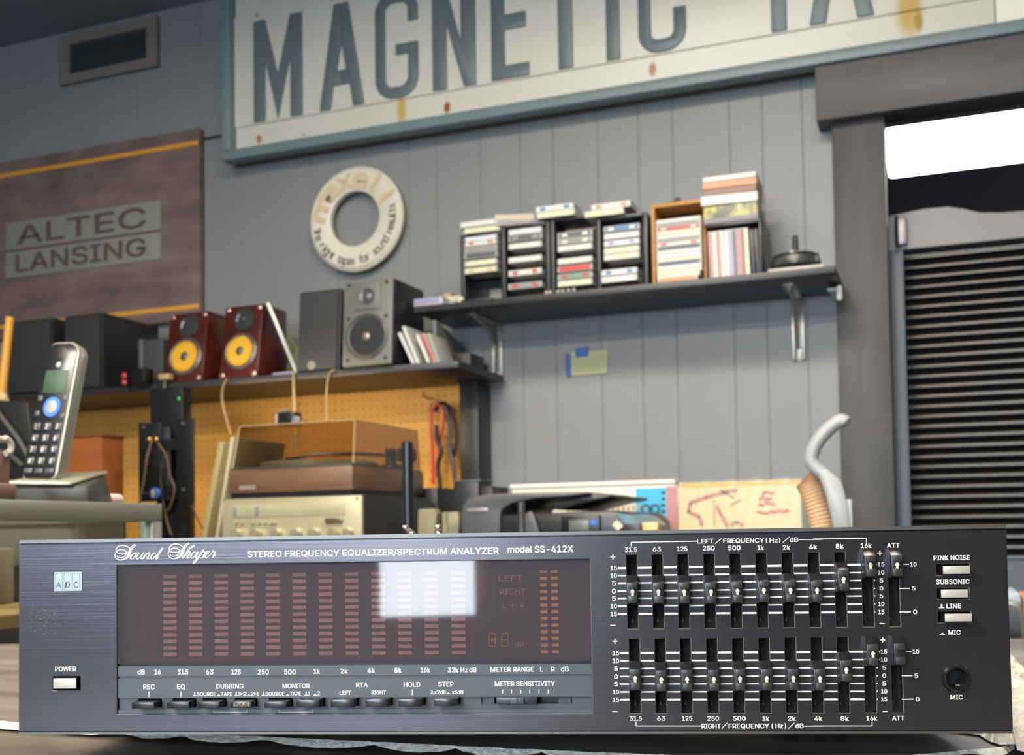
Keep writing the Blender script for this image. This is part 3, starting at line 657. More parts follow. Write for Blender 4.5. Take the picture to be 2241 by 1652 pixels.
# ------------------------------------------------------------------ speakers on the bench shelf
maroon = two_tone('maroon_lacquer', '3d1815', '54211d', 10, (1, 1, 3), .28, .3, .7, 0)
blk = M('black_vinyl', '202124', .45, 0, .1, 20)
def speaker_box(name, label, pxl, pxr, pyb, pyt, Yf, depth, lean, cab, group, front):
    a, b = at(pxl, pyb, Yf), at(pxr, pyb, Yf); xc = (a.x+b.x)/2; wd = b.x-a.x; h = at(xc and (pxl+pxr)/2, pyt, Yf+lean).z-BZ
    r = thing(name, label, 'speaker', (xc, Yf, BZ), 0, group)
    obj('cabinet', MB().prism([(Yf, BZ), (Yf+depth, BZ), (Yf+depth, BZ+h), (Yf+lean, BZ+h)], a.x, b.x, 'x'), cab, r, bevel=.004)
    th = math.atan2(lean, h); n = Vector((0, -math.cos(th), math.sin(th))); up = Vector((0, math.sin(th), math.cos(th)))
    def P(u, v, n_=0): return Vector((xc, Yf, BZ))+Vector((1, 0, 0))*u+up*v+n*n_
    front(r, P, n, wd, h/math.cos(th)); return r
def f_maroon(r, P, n, w_, h):
    c = P(.004, h*.36, .001)
    obj('woofer', MB().lathe([(w_*.42, 0), (w_*.42, .004), (w_*.37, .007), (w_*.34, .005)], c, n, 36, True), M('speaker_ring_grey', '56585a', .3, .3), r, smooth=True)
    obj('cone', MB().lathe([(w_*.35, .006), (w_*.31, .006), (w_*.12, -.0)], c+n*.001, n, 36), M('yellow_cone', 'd9a632', .45, 0, .05, 40), r, smooth=True)
    obj('dust_cap', MB().lathe([(w_*.12, .001), (w_*.11, .006), (w_*.06, .011), (0, .013)], c, n, 20), M('cap_grey', '4c4c46', .35), r, smooth=True)
    c = P(.006, h*.80, .001)
    obj('tweeter', MB().lathe([(w_*.25, 0), (w_*.25, .003), (w_*.20, .004), (w_*.17, .0015), (w_*.06, .003), (w_*.04, .008), (0, .010)], c, n, 30), M('tweeter_grey', '4f5456', .22, .5), r, smooth=True)
    for u in (-.41, .41):
        for v in (.05, .95):
            obj('screw', MB().lathe([(.008, 0), (.008, .002), (.004, .004), (0, .004)], P(w_*u, h*v, .001), n, 12), M('screw_chrome', 'c8a8a2', .2, .8), r, smooth=True)
speaker_box('bookshelf_speaker', 'maroon speaker with yellow cone nearest the brown banner', 356, 441, 824, 686, 2.71, .16, .036, maroon, 'maroon speakers with yellow cones', f_maroon)
speaker_box('bookshelf_speaker', 'maroon speaker with yellow cone beside the leaning silver tablet', 478, 562, 810, 670, 2.71, .16, .036, maroon, 'maroon speakers with yellow cones', f_maroon)
def f_grille(r, P, n, w_, h):
    mb = MB(); pts = [(-w_*.46, h*.03), (w_*.46, h*.03), (w_*.46, h*.97), (-w_*.46, h*.97)]
    mb.add([P(u, v, 0) for u, v in pts]+[P(u, v, .008) for u, v in pts], [(3, 2, 1, 0), (4, 5, 6, 7)]+[(i, (i+1) % 4, (i+1) % 4+4, i+4) for i in range(4)])
    obj('grille_cloth', mb, M('grille_charcoal', '3b3b3d', .85, 0, .1, 300, .3), r, bevel=.002)
    obj('badge', MB().lathe([(.014, 0), (.013, .002), (0, .0025)], P(-w_*.12, h*.09, .008), n, 16), M('badge_silver', 'b8b0ac', .3, .6), r, smooth=True)
speaker_box('bookshelf_speaker', 'black speaker with cloth grille beside the grey one', 650, 742, 801, 636, 2.73, .13, .018, blk, 'black cased speakers on the bench shelf', f_grille)
def f_grey(r, P, n, w_, h):
    mb = MB(); pts = [(-w_*.5, h*.01), (w_*.5, h*.01), (w_*.5, h*.99), (-w_*.5, h*.99)]
    mb.add([P(u, v, 0) for u, v in pts]+[P(u, v, .010) for u, v in pts], [(3, 2, 1, 0), (4, 5, 6, 7)]+[(i, (i+1) % 4, (i+1) % 4+4, i+4) for i in range(4)])
    obj('baffle', mb, M('baffle_grey', '6c6b67', .45, 0, .05, 30), r, bevel=.003)
    c = P(0, h*.34, .0105)
    obj('woofer', MB().lathe([(w_*.42, 0), (w_*.42, .003), (w_*.38, .006), (w_*.33, .004)], c, n, 40, True), M('woofer_rim_grey', '46474a', .4), r, smooth=True)
    obj('cone', MB().lathe([(w_*.34, .004), (w_*.28, .003), (w_*.10, .0006)], c+n*.001, n, 40), M('cone_dark_grey', '2d2e31', .4), r, smooth=True)
    obj('dust_cap', MB().lathe([(w_*.09, .001), (w_*.07, .006), (0, .010)], c, n, 20), M('dust_cap_silver', '8f8882', .3, .3), r, smooth=True)
    mb = MB(); k = w_*.22; cc = h*.80; pts = [(-k*1.2, cc-k*1.1), (k*1.2, cc-k*1.1), (k*1.2, cc+k*1.1), (-k*1.2, cc+k*1.1)]
    mb.add([P(u, v, .0102) for u, v in pts]+[P(u, v, .014) for u, v in pts], [(3, 2, 1, 0), (4, 5, 6, 7)]+[(i, (i+1) % 4, (i+1) % 4+4, i+4) for i in range(4)])
    obj('tweeter_plate', mb, M('baffle_grey'), r, bevel=.002)
    obj('tweeter', MB().lathe([(w_*.15, 0), (w_*.14, .002), (w_*.10, .0), (w_*.07, .003), (0, .006)], P(0, h*.80, .0142), n, 28), M('tweeter_dark', '5a5a5b', .3, .2), r, smooth=True)
    for u in (-.38, .38):
        for v in (.08, .56, .95):
            obj('screw', MB().lathe([(.005, 0), (.005, .0015), (0, .002)], P(w_*u, h*v, .0104), n, 10), M('screw_dark', '4a4a48', .3, .6), r, smooth=True)
speaker_box('bookshelf_speaker', 'grey fronted black speaker with large dark cone', 752, 860, 797, 614, 2.69, .20, .016, blk, 'black cased speakers on the bench shelf', f_grey)

# tall black speakers at far left
def far_speaker(pxl, pxr, pyt, Yf, dp, label):
    a, b = at(pxl, 840, Yf), at(pxr, 840, Yf); h = at((pxl+pxr)/2, pyt, Yf).z-BZ
    r = thing('large_speaker', label, 'speaker', ((a.x+b.x)/2, Yf, BZ), 0, 'large black speakers behind the phone')
    obj('cabinet', MB().box(a.x, b.x, Yf, Yf+dp, BZ, BZ+h), M('large_cabinet_black', '1b1c1e', .5), r, bevel=.004)
    obj('grille_cloth', MB().box(a.x+.006, b.x-.006, Yf-.01, Yf, BZ+.006, BZ+h-.006), M('large_grille', '2c2e2e', .85, 0, .1, 200, .2), r, bevel=.003)
far_speaker(18, 116, 700, 2.71, .2, 'large black speaker behind the cordless phone')
far_speaker(143, 226, 688, 2.71, .26, 'large black speaker just left of the red connector')
a = at(138, 693, 2.72)
bs_ = BZ+.28
# dowel strip at far left
p0, p1 = at(22, 694, 2.2), at(4, 862, 2.2)
gd = thing('gold_strip', 'gold painted strip standing at the far left edge above the phone', 'strip', (p1.x, 2.2, p1.z-.02))
obj('bar', MB().tube([p0, p0.lerp(p1, .5), p1], .011, 12), M('gold_stick', 'd39a3c', .45), gd, smooth=True)
obj('foot', MB().tube([p1, p1+Vector((.004, 0, -.012)), p1+Vector((.02, -.004, -.018))], .012, 12, [.0112, .013, .008]), M('foot_cream', 'c9b083', .45), gd, smooth=True)
# small grey speaker with red plug
a, b = at(310, 840, 2.76), at(356, 840, 2.76)
gs = thing('desktop_speaker', 'small dark grey box speaker behind the first maroon speaker', 'speaker', ((a.x+b.x)/2, 2.7, BZ))
obj('cabinet', MB().box(a.x, b.x, 2.76, 2.90, BZ, BZ+.15), M('small_speaker_grey', '3f4144', .5), gs, bevel=.004)
obj('rim', MB().box(a.x-.004, a.x+.012, 2.75, 2.76, BZ, BZ+.15), M('small_speaker_rim', '5b5c5e', .4), gs, bevel=.002)
p = at(272, 822, 2.66)
rp = thing('red_plug', 'pair of small glossy red plugs hanging under the dark speakers', 'plug', (p.x, 2.66, BZ))
for dz in (.006, .026): obj('plug', MB().lathe([(0, -.008), (.009, -.004), (.01, .003), (0, .009)], (p.x, 2.66, BZ+dz), (0, -1, .3), 14), M('red_plug_plastic', 'a01f24', .25), rp, smooth=True)
obj('socket_block', MB().box(p.x+.02, p.x+.075, 2.66, 2.70, BZ, BZ+.045), M('socket_black', '121315', .4), rp, bevel=.003)

# leaning tablet, yellow bag
p0, p1 = at(572, 662, 2.74), at(640, 808, 2.74)
tb = thing('leaning_tablet', 'silver edged flat tablet leaning beside the second maroon speaker', 'tablet', (p1.x, 2.75, BZ))
d = Vector((p0.x-p1.x, 0, p0.z-BZ-.004)); L = d.length; ang = math.atan2(d.x, d.z)
T = Matrix.Translation((p1.x+.004, 2.762, BZ+.003)) @ Matrix.Rotation(.57, 4, 'Z') @ Matrix.Rotation(ang*.86, 4, 'Y')
obj('rim', MB(T).box(-.006, .006, -.02, 0, 0, L*.93), M('tablet_silver', 'a4a49e', .35, .5), tb, bevel=.003)
obj('body', MB(T).box(-.0045, .0045, 0, .06, .004, L*.93-.004), M('tablet_back', '8f918e', .4, .3), tb, bevel=.002)
obj('stand_clip', MB().box(p1.x-.06, p1.x+.006, 2.725, 2.745, BZ, BZ+.010), M('clip_lilac', 'a8a8c0', .4), tb, bevel=.003)
p = at(620, 790, 2.93)
yb = thing('plastic_bag', 'crumpled clear bag with a yellow label behind the leaning tablet', 'bag', (p.x, 2.86, BZ))
mb = MB(); rnd = random.Random(5); V = []; n1, n2 = 9, 14
for i in range(n1):
    t = i/(n1-1)
    for j in range(n2):
        aa = 2*math.pi*j/n2; rr = (.058*(1-t)**.4+.012)*(1+rnd.uniform(-.25, .25))
        V.append((p.x+.0+math.cos(aa)*rr-.02*t, 2.945+math.sin(aa)*rr*.8, BZ+.17*t+rnd.uniform(-.004, .004)*(i > 0)))
Fc = [(i*n2+j, i*n2+(j+1) % n2, (i+1)*n2+(j+1) % n2, (i+1)*n2+j) for i in range(n1-1) for j in range(n2)]+[list(range(n2))[::-1], list(range((n1-1)*n2, n1*n2))]
obj('bag', mb.add(V, Fc), two_tone('crinkled_film', '8f8f78', 'b5b486', 25, (1, 1, 1), .25), yb)
q = at(607, 712, 2.872)
obj('label_card', MB(Matrix.Translation((q.x+.0, 2.872, q.z)) @ Matrix.Rotation(-.5, 4, 'Y')).box(-.014, .014, -.002, 0, -.045, .045), M('card_yellow', 'b4b030', .5), yb, bevel=.002)
# discs leaning next to the grey speaker
for i, (pt, pb, k, lab) in enumerate([((873, 730), (905, 794), 'l', 'pale blue disc case leaning nearest the grey speaker'), ((882, 716), (915, 790), 'w', 'tall white disc case leaning second from the grey speaker'),
        ((912, 734), (938, 792), 'w', 'white disc case leaning in the middle beside the grey speaker'), ((924, 733), (950, 790), 'r', 'red orange disc case leaning with the white ones'), ((936, 733), (958, 788), 'g', 'grey disc case with yellow corner, last of the leaning row')]):
    a, b = at(*pt, 2.72), at(*pb, 2.72); d = Vector((a.x-b.x, 0, a.z-BZ)); L = min(d.length, .125)
    T = Matrix.Rotation(math.atan2(d.x, d.z), 4, 'Y')
    mb = MB(T); mb.box(-.0045, .0045, 0, .11, 0, L); mb.mi = 1; mb.box(-.0035, .0035, -.0006, 0, .003, L-.003)
    o = obj('leaning_disc_case', mb, [clear, CM(k)], bevel=.0007); o.location = (b.x, 2.72, BZ+.003); tag(o, lab, 'disc case', 'disc cases leaning beside the grey speaker')
# grey folder + brown scrap under the shelf end
q0, q1 = at(905, 690, 2.78), at(1000, 745, 3.0)
gf = thing('grey_board', 'grey board propped behind the leaning disc cases', 'board', (q0.x+.08, 2.86, BZ))
obj('board', MB().prism([(2.79, BZ), (2.8, BZ), (3.0, BZ), (3.0, BZ+.085), (2.80, BZ+.135), (2.79, BZ+.135)], q0.x+.055, q0.x+.063, 'x'), M('board_grey', '6f7479', .5), gf, bevel=.002)
q = at(962, 770, 2.84)
bs2 = thing('wire_bundle', 'dark brown tangle of wire at the bench shelf end', 'wire', (q.x, 2.84, BZ))
mb = MB(); rnd = random.Random(11)
for k in range(3):
    pts = [(q.x+.03*math.cos(t*.9+k)*(1+.2*k), 2.83+.03*math.sin(t*.9+k), BZ+.004+.045*abs(math.sin(t*.45+k))) for t in range(15)]; mb.tube(pts, .0035, 6)
obj('coil', mb, M('brown_wire', '5b2f1e', .5), bs2, smooth=True)
# speaker wires running down the pegboard
wire = M('wire_beige', '776a4c', .7)
def cable(pts, r, label, mat, Y, name='speaker_wire', grp='wires hanging from the bench shelf'):
    P_ = [at(x, y, Y) for x, y in pts]; out = []
    for i in range(len(P_)-1):
        a, b = P_[max(i-1, 0)], P_[i]; c, d = P_[i+1], P_[min(i+2, len(P_)-1)]
        for s in range(4):
            t = s/4; out.append(.5*((2*b)+(c-a)*t+(2*a-5*b+4*c-d)*t*t+(3*b-a-3*c+d)*t**3))
    out.append(P_[-1]); return tag(obj(name, MB().tube(out, r*(1.4 if name == 'test_lead' else 1), 7), mat, smooth=True), label, 'cable', grp)
cable([(362, 830), (357, 870), (355, 920), (358, 960)], .0035, 'beige wire dropping below the first maroon speaker', wire, 2.69)
cable([(497, 828), (487, 850), (487, 880), (495, 915), (505, 950)], .0028, 'thin beige wire dropping below the second maroon speaker', wire, 2.69)
cable([(642, 812), (643, 850), (646, 920), (650, 980)], .0042, 'thick beige wire dropping from the leaning tablet', wire, 2.69)
cable([(733, 808), (720, 820), (715, 860), (716, 925)], .003, 'beige wire dropping below the black grille speaker', wire, 2.69)
ck = at(360, 822, 2.68)
tag(obj('cream_clip', MB().box(ck.x-.02, ck.x+.018, 2.675, 2.70, ck.z-.012, ck.z+.006), M('clip_cream', 'b09a6a', .5), bevel=.004), 'cream clip on the shelf edge under the first maroon speaker', 'clip')

# ------------------------------------------------------------------ wall mount with cables
MY = 2.45
def pbox(mb, x0, x1, y0, y1, Ya, Yb):
    a, b = at(x0, (y0+y1)/2, Ya), at(x1, (y0+y1)/2, Ya); t, u = at((x0+x1)/2, y0, Ya), at((x0+x1)/2, y1, Ya); mb.box(a.x, b.x, Ya, Yb, u.z, t.z); return mb
mt = thing('monitor_mount', 'black metal monitor mount with two plates before the pegboard', 'mount', (at(362, 1000, MY).x, MY, CT))
mm = M('mount_black', '1d1e22', .42, .2)
obj('column', pbox(MB(), 328, 400, 848, 1010, MY+.04, MY+.08), mm, mt, bevel=.003)
c0 = at(330, 1100, MY+.04).x; c1 = at(402, 1100, MY+.04).x
obj('lower_column', MB().box(c0+.01, c1, MY+.05, MY+.09, CT, at(360, 1010, MY+.05).z), mm, mt, bevel=.003)
obj('plate', pbox(MB(), 303, 352, 925, 1098, MY, MY+.006), mm, mt, bevel=.002)
obj('plate', pbox(MB(), 386, 424, 916, 1100, MY, MY+.006), mm, mt, bevel=.002)
obj('inner_rail', pbox(MB(), 350, 370, 935, 1095, MY+.01, MY+.02), M('mount_rail', '3a3d46', .4, .3), mt, bevel=.002)
obj('cross_bar', pbox(MB(), 340, 392, 960, 985, MY+.008, MY+.02), mm, mt).location = (0, 0, 0)
obj('cross_bar', pbox(MB(), 340, 392, 1060, 1080, MY+.008, MY+.02), mm, mt)
for x, y in ((315, 935), (400, 927), (402, 1072), (318, 1080)):
    obj('bolt', MB().lathe([(.006, 0), (.005, .003), (0, .004)], at(x, y, MY-.0005), (0, -1, 0), 10), M('bolt_grey', '77787c', .3, .7), mt, smooth=True)
gp = at(335, 962, MY-.01)
for i, x in enumerate((328, 343)):
    tag(obj('gold_plug', MB().lathe([(.0, -.004), (.0075, -.003), (.008, .006), (.004, .009), (0, .009)], at(x, 962, MY-.010), (0, -1, 0), 16), M('plug_gold', 'c9a35a', .25, .9), smooth=True), ['gold plug on the monitor mount, nearer the phone', 'gold plug on the monitor mount, nearer the turntable'][i], 'plug', 'gold plugs on the monitor mount')
q = at(342, 1080, MY-.03)
bd = thing('blue_dial', 'round blue plastic disc with a yellow centre on the mount', 'disc', (q.x, MY-.03, q.z-.02))
obj('disc', MB().lathe([(.0, 0), (.0165, .0), (.0165, .008), (.013, .012), (0, .012)], q, (0, -1, 0), 24), M('blue_plastic', '2e5cae', .4), bd, smooth=True)
obj('centre', MB().box(q.x-.004, q.x+.004, q.y-.015, q.y-.012, q.z-.010, q.z+.010), M('centre_yellow', 'b5a04a', .5), bd, bevel=.002)
bw = M('brown_cable', '5a4330', .5)
cable([(332, 965), (322, 1000), (315, 1050), (306, 1096), (304, 1130)], .003, 'tan cable hanging from the gold plugs toward the case', M('tan_cable', '7e684c', .5), MY-.02, 'audio_cable', 'cables on the monitor mount')
cable([(345, 968), (365, 1000), (372, 1040), (382, 1070), (372, 1110), (362, 1125), (375, 1170)], .003, 'brown cable curving down the middle of the mount', bw, MY-.02, 'audio_cable', 'cables on the monitor mount')
cable([(360, 985), (352, 1040), (356, 1090), (366, 1140), (378, 1175)], .0025, 'dark cable hanging close to the blue disc', M('dark_cable', '33271f', .5), MY-.015, 'audio_cable', 'cables on the monitor mount')
cable([(420, 1105), (432, 1135), (445, 1160)], .002, 'thin black wire below the right mount plate', M('black_wire', '1a1a1a', .5), MY, 'audio_cable', 'cables on the monitor mount')
q = at(392, 872, MY+.036)
tag(obj('indicator_light', MB().lathe([(0, 0), (.004, .001), (0, .004)], q, (0, -1, 0), 10), M('green_led', '1fae3c', .4, 0, 0, emit=1.2)), 'small green indicator light at the top of the mount', 'light')

# orange brown wooden box on the counter behind phone
q = at(205, 1060, 1.9)
ob = thing('wooden_box', 'orange brown wooden box behind the phone base', 'box', (at(200, 1060, 2.2).x, 2.2, CT))
a, b = at(140, 1000, 2.2), at(222, 1000, 2.2); zt_ = at(190, 957, 2.2).z
obj('body', MB(Matrix.Translation(((a.x+b.x)/2, 2.25, 0))).box(-(b.x-a.x)/2, (b.x-a.x)/2, -.05, .03, CT, zt_), two_tone('orange_veneer', '7c4420', '9a5828', 6, (1, 1, 4), .45, .3, .7, .03), ob, bevel=.002)
obj('lid_edge', MB(Matrix.Translation(((a.x+b.x)/2, 2.25, 0))).box(-(b.x-a.x)/2-.003, (b.x-a.x)/2+.003, -.052, .032, zt_, zt_+.008), M('lid_edge_brown', '6b3b1c', .5), ob, bevel=.002)

# ------------------------------------------------------------------ turntable, meter, receiver
TY = 2.15
ta, tb_ = at(500, 1080, TY), at(771, 1066, TY); tz0 = at(635, 1076, TY).z; tz1 = at(635, 1024, TY).z
tx0, tx1 = ta.x, tb_.x; tY1 = TY+.36
tt = thing('turntable', 'walnut turntable under a smoked clear dust cover', 'turntable', ((tx0+tx1)/2, TY, tz0))
wal = two_tone('walnut_veneer', '56402f', '7a5b43', 5, (1, 1, 5), .4, .3, .7, .02)
obj('plinth', MB().box(tx0, tx1, TY, tY1, tz0, tz1), wal, tt, bevel=.002)
obj('base_trim', MB().box(tx0+.004, tx1-.004, TY+.004, tY1-.004, tz0-.012, tz0), M('black_trim', '15151a', .4), tt)
obj('top_plate', MB().box(tx0+.003, tx1-.003, TY+.003, tY1-.003, tz1, tz1+.005), M('deck_plate_dark', '3a3e3e', .4), tt, bevel=.001)
pc = Vector(((tx0+tx1)/2-.03, TY+.18, tz1+.006))
obj('platter', MB().lathe([(.14, 0), (.142, .004), (.142, .012), (.138, .016), (0, .016)], pc, n=48), M('platter_rubber', '8d8c7c', .4, .2), tt, smooth=True)
arx = tx1-.045
mb = MB(); mb.tube([(arx, TY+.27, tz1+.04), (arx-.05, TY+.20, tz1+.042), (arx-.13, TY+.11, tz1+.038), (arx-.16, TY+.10, tz1+.03)], .004, 8)
obj('tonearm', mb, M('arm_metal', '4b4b4a', .3, .7), tt, smooth=True)
obj('arm_base', MB().lathe([(.028, 0), (.026, .01), (.014, .014), (.013, .045), (.016, .05), (0, .05)], (arx, TY+.27, tz1+.005), n=20), M('arm_base_black', '232323', .3), tt, smooth=True)
obj('counterweight', MB().tube([(arx+.012, TY+.29, tz1+.042), (arx+.038, TY+.32, tz1+.042)], .017, 16), M('weight_grey', '3b3c3e', .3, .4), tt, smooth=True)
obj('headshell', MB().box(arx-.185, arx-.155, TY+.085, TY+.108, tz1+.024, tz1+.032), M('arm_base_black'), tt, bevel=.002)
lz1 = at(640, 938, TY+.14).z; zc = tz1+.006
smoke = glass('smoked_cover', 'd2c8b6', .05)
mb = MB(); T_ = .003; o0 = .004
x0, x1, y0, y1 = tx0+.004, tx1-.004, TY+.012, tY1-.008; ix = .006
def shell(x0, x1, y0, y1, z0, z1, yt):
    return [(x0, y0, z0), (x1, y0, z0), (x1, y1, z0), (x0, y1, z0), (x0+ix, yt, z1), (x1-ix, yt, z1), (x1-ix, y1-.002, z1), (x0+ix, y1-.002, z1)]
vo = shell(x0, x1, y0, y1, zc, lz1, y0+.02); vi = shell(x0+T_, x1-T_, y0+T_, y1-T_, zc, lz1-T_, y0+.02+T_)
fcs = [(0, 1, 5, 4), (1, 2, 6, 5), (2, 3, 7, 6), (3, 0, 4, 7), (4, 5, 6, 7)]
mb.add(vo, fcs)
obj('dust_cover', mb, smoke, tt)
em = M('cover_edge', 'a6946a', .3)
mb = MB(); 
for a_, b_ in ((5, 1), (4, 0), (4, 5), (5, 6)): mb.tube([vo[a_], vo[b_]], .0014, 6)
obj('cover_edges', mb, em, tt)
obj('name_badge', MB().box(tx0+.03, tx0+.075, TY-.001, TY, tz0+.008, tz0+.018), M('badge_pale', 'a9a19a', .3, .5), tt)
q = at(635, 925, TY+.12)
vu = thing('small_meter', 'small chrome and black gadget on the turntable cover', 'gadget', (q.x, TY+.12, lz1+.001))
a, b = at(607, 925, TY+.1), at(643, 925, TY+.1)
obj('body', MB().box(a.x, b.x, TY+.1, TY+.135, lz1+.001, lz1+.036), M('gadget_black', '1c1d1e', .3), vu, bevel=.003)
obj('side_plate', MB().box(a.x-.004, a.x, TY+.097, TY+.138, lz1+.001, lz1+.032), M('gadget_silver', 'b5b5b2', .3, .7), vu, bevel=.001)
obj('knob', MB().lathe([(.011, 0), (.012, .006), (.009, .010), (0, .011)], (b.x+.009, TY+.1, lz1+.014), (0, -1, 0), 18), M('gadget_silver'), vu, smooth=True)
for i in range(4): obj('coil', MB().tube([(a.x+.004+i*.006, TY+.103, lz1+.037), (a.x+.006+i*.006, TY+.11, lz1+.044), (a.x+.004+i*.006, TY+.12, lz1+.037)], .0016, 6), M('gadget_silver'), vu, smooth=True)
cable([(655, 880), (650, 905), (665, 918), (680, 930)], .002, 'red brown wire loop behind the small chrome gadget', M('red_brown_wire', '8a4023', .5), TY+.2, 'thin_wire', 'thin wires on the bench')
rxa, rxb = at(486, 1140, TY-.03).x, at(791, 1130, TY-.03).x; rz1 = tz0-.013; rz0 = CT
rc_ = thing('stereo_receiver', 'champagne fronted stereo receiver with round knobs under the turntable', 'receiver', ((rxa+rxb)/2, TY, rz0))
ry = TY-.03
champ = M('champagne_aluminium', 'b0a98c', .35, .35, .06, 30)
obj('chassis', MB().box(rxa+.006, rxb-.004, ry+.012, ry+.36, rz0+.006, rz1), M('receiver_case', '2c2b2a', .5), rc_, bevel=.002)
obj('front_panel', MB().box(rxa, rxb, ry, ry+.012, rz0+.006, rz1-.001), champ, rc_, bevel=.002)
def rp_(x, y): return at(x, y, ry-.001)
a, b = rp_(508, 1104), rp_(755, 1126)
obj('tuner_window', MB().box(a.x, b.x, ry-.002, ry, b.z, a.z), M('tuner_window_tan', 'aba688', .25, .1), rc_, bevel=.002)
mb = MB()
for i in range(26): x = a.x+.04+(b.x-a.x-.06)*i/25; mb.box(x, x+.0008, ry-.0026, ry-.002, b.z+.006, b.z+.014+(i % 5 == 0)*.004)
obj('dial_scale', mb, M('dial_ink', '55543f', .5), rc_)
for x in (512, 560):
    q = rp_(x, 1118); obj('meter', MB().box(q.x, q.x+.008, ry-.004, ry-.002, q.z-.010, q.z+.010), M('meter_grey_blue', '74797a', .3), rc_, bevel=.001)
for x in (518, 530, 555, 568, 581, 594, 602):
    obj('push_button', MB().lathe([(.0045, 0), (.004, .005), (0, .006)], rp_(x, 1143), (0, -1, 0), 12), champ, rc_, smooth=True)
for x in (519, 562, 607, 651, 690, 732, 764):
    obj('knob', MB().lathe([(.014, 0), (.013, .012), (.011, .015), (0, .0155)], rp_(x, 1168), (0, -1, 0), 22), M('knob_bright', 'd2caa8', .2, .7), rc_, smooth=True)
q = rp_(732, 1139)
obj('tuning_wheel', MB().box(q.x-.022, q.x+.022, ry-.008, ry, q.z-.006, q.z+.006), M('wheel_bronze', '7d7554', .25, .6), rc_, bevel=.003)
for x, y in ((492, 1090), (781, 1090)): obj('screw', MB().lathe([(.004, 0), (.003, .002), (0, .002)], rp_(x, y), (0, -1, 0), 10), M('knob_bright'), rc_, smooth=True)
# two pale boards leaning beside the turntable
def leaner(t0, b0, w_, thick, mat, label, Y):
    a, b = at(*t0, Y), at(*b0, Y); d = Vector((a.x-b.x, 0, a.z-CT)); L = d.length; sc = (a.z-CT)/max(1e-4, a.z-b.z)
    xb = a.x-(a.x-b.x)*sc; d = Vector((a.x-xb, 0, a.z-CT))
    T = Matrix.Translation((xb, Y, CT+.002)) @ Matrix.Rotation(math.atan2(d.x, d.z), 4, 'Y')
    return tag(obj('leaning_board', MB(T).box(-thick/2, thick/2, 0, w_, 0, d.length), mat, bevel=.002), label, 'board', 'pale boards leaning left of the turntable')
leaner((484, 968), (448, 1165), .2, .017, M('board_cream', 'a3966a', .5, 0, .05, 10), 'cream board leaning farther from the turntable', TY+.26)
leaner((508, 958), (476, 1165), .22, .009, M('board_white', 'b0a688', .4, 0, .05, 10), 'pale thin board leaning against the turntable', TY+.03)

# ------------------------------------------------------------------ antenna, leads, clutter right of the turntable
a, b = at(882, 1060, 1.6), at(904, 1060, 1.6)
an = thing('black_antenna', 'thick black rod antenna standing right of the turntable', 'antenna', ((a.x+b.x)/2, 1.6, CT))
zt_ = at(893, 966, 1.6).z; xc = (a.x+b.x)/2; rr = (b.x-a.x)/2
obj('rod', MB().lathe([(rr*.9, CT+.02), (rr, at(893, 1100, 1.6).z), (rr, zt_-.002), (rr*.7, zt_)], (xc, 1.6, 0), n=20), M('antenna_black', '1b1d22', .3), an, smooth=True)
obj('base_hub', MB().box(xc-.03, xc+.03, 1.57, 1.66, CT, CT+.02), M('hub_black', '222326', .4), an, bevel=.004)
LYr = 2.96
red = M('red_lead', 'd23a34', .4); bkl = M('black_lead', '222022', .4)
def cable2(pts, r, label, mat, Y): return cable(pts, r, label, mat, Y, 'test_lead', 'test leads hanging on the pegboard')
cable2([(948, 1060), (947, 1000), (944, 940), (944, 905), (955, 885), (968, 895), (970, 925), (962, 965), (960, 1010), (957, 1040)], .0038, 'red test lead looped over the peg with a ring terminal', red, LYr)
cable2([(952, 900), (966, 882), (985, 895), (996, 930), (998, 975), (990, 1000)], .0045, 'black test lead looped widest on the peg', bkl, LYr)
cable2([(955, 930), (957, 965), (966, 985), (958, 1020), (962, 1050), (965, 1080)], .005, 'black test lead hanging between the red loop sides', bkl, LYr-.01)
cable2([(975, 890), (985, 940), (985, 985), (993, 1020), (995, 1050)], .005, 'grey black test lead hanging nearest the upright', M('grey_lead', '4b4745', .4), LYr-.01)
cable2([(940, 915), (942, 890), (955, 878), (972, 886), (984, 930), (990, 990)], .002, 'thin brown wire looped around the test leads', M('thin_brown', '8a6a40', .5), LYr)
q = at(958, 1041, LYr)
tag(obj('ring_terminal', MB().lathe([(.003, 0), (.0075, 0), (.0075, .003), (.003, .003), (.003, 0)], q, (0, -1, 0), 16, True), M('tin_bright', 'cfcac0', .25, .8), smooth=True), 'bright ring terminal at the end of the red lead', 'terminal')
q = at(940, 872, 3.0)
tag(obj('peg_hook', MB().tube([(q.x, 3.02, q.z), (q.x, 2.97, q.z), (q.x, 2.955, q.z+.012)], .003, 8), M('hook_steel', 'b0a070', .3, .8), smooth=True), 'small steel peg hook above the test leads', 'hook')
bl = thing('small_black_box', 'black upright device box between the leads and the printer', 'box', (at(1020, 1100, 2.36).x, 2.36, CT))
obj('body', pbox(MB(), 992, 1048, 1052, 1172, 2.34, 2.42), M('device_black', '23252a', .4), bl, bevel=.003)
obj('top_edge', pbox(MB(), 990, 1050, 1050, 1054, 2.338, 2.422), M('device_edge_grey', '4d5056', .35), bl, bevel=.001)
ng = thing('power_adapter', 'black adapter box right of the black upright box', 'adapter', (at(1062, 1070, 2.35).x, 2.35, CT))
obj('body', MB().box(at(1050, 1070, 2.35).x, at(1078, 1070, 2.35).x, 2.35, 2.45, CT, at(1060, 1064, 2.35).z), M('adapter_black', '1f2022', .5), ng, bevel=.003)
b2 = thing('black_amplifier', 'black amplifier case between the antenna and the leads', 'amplifier', (at(925, 1120, 2.52).x, 2.52, CT))
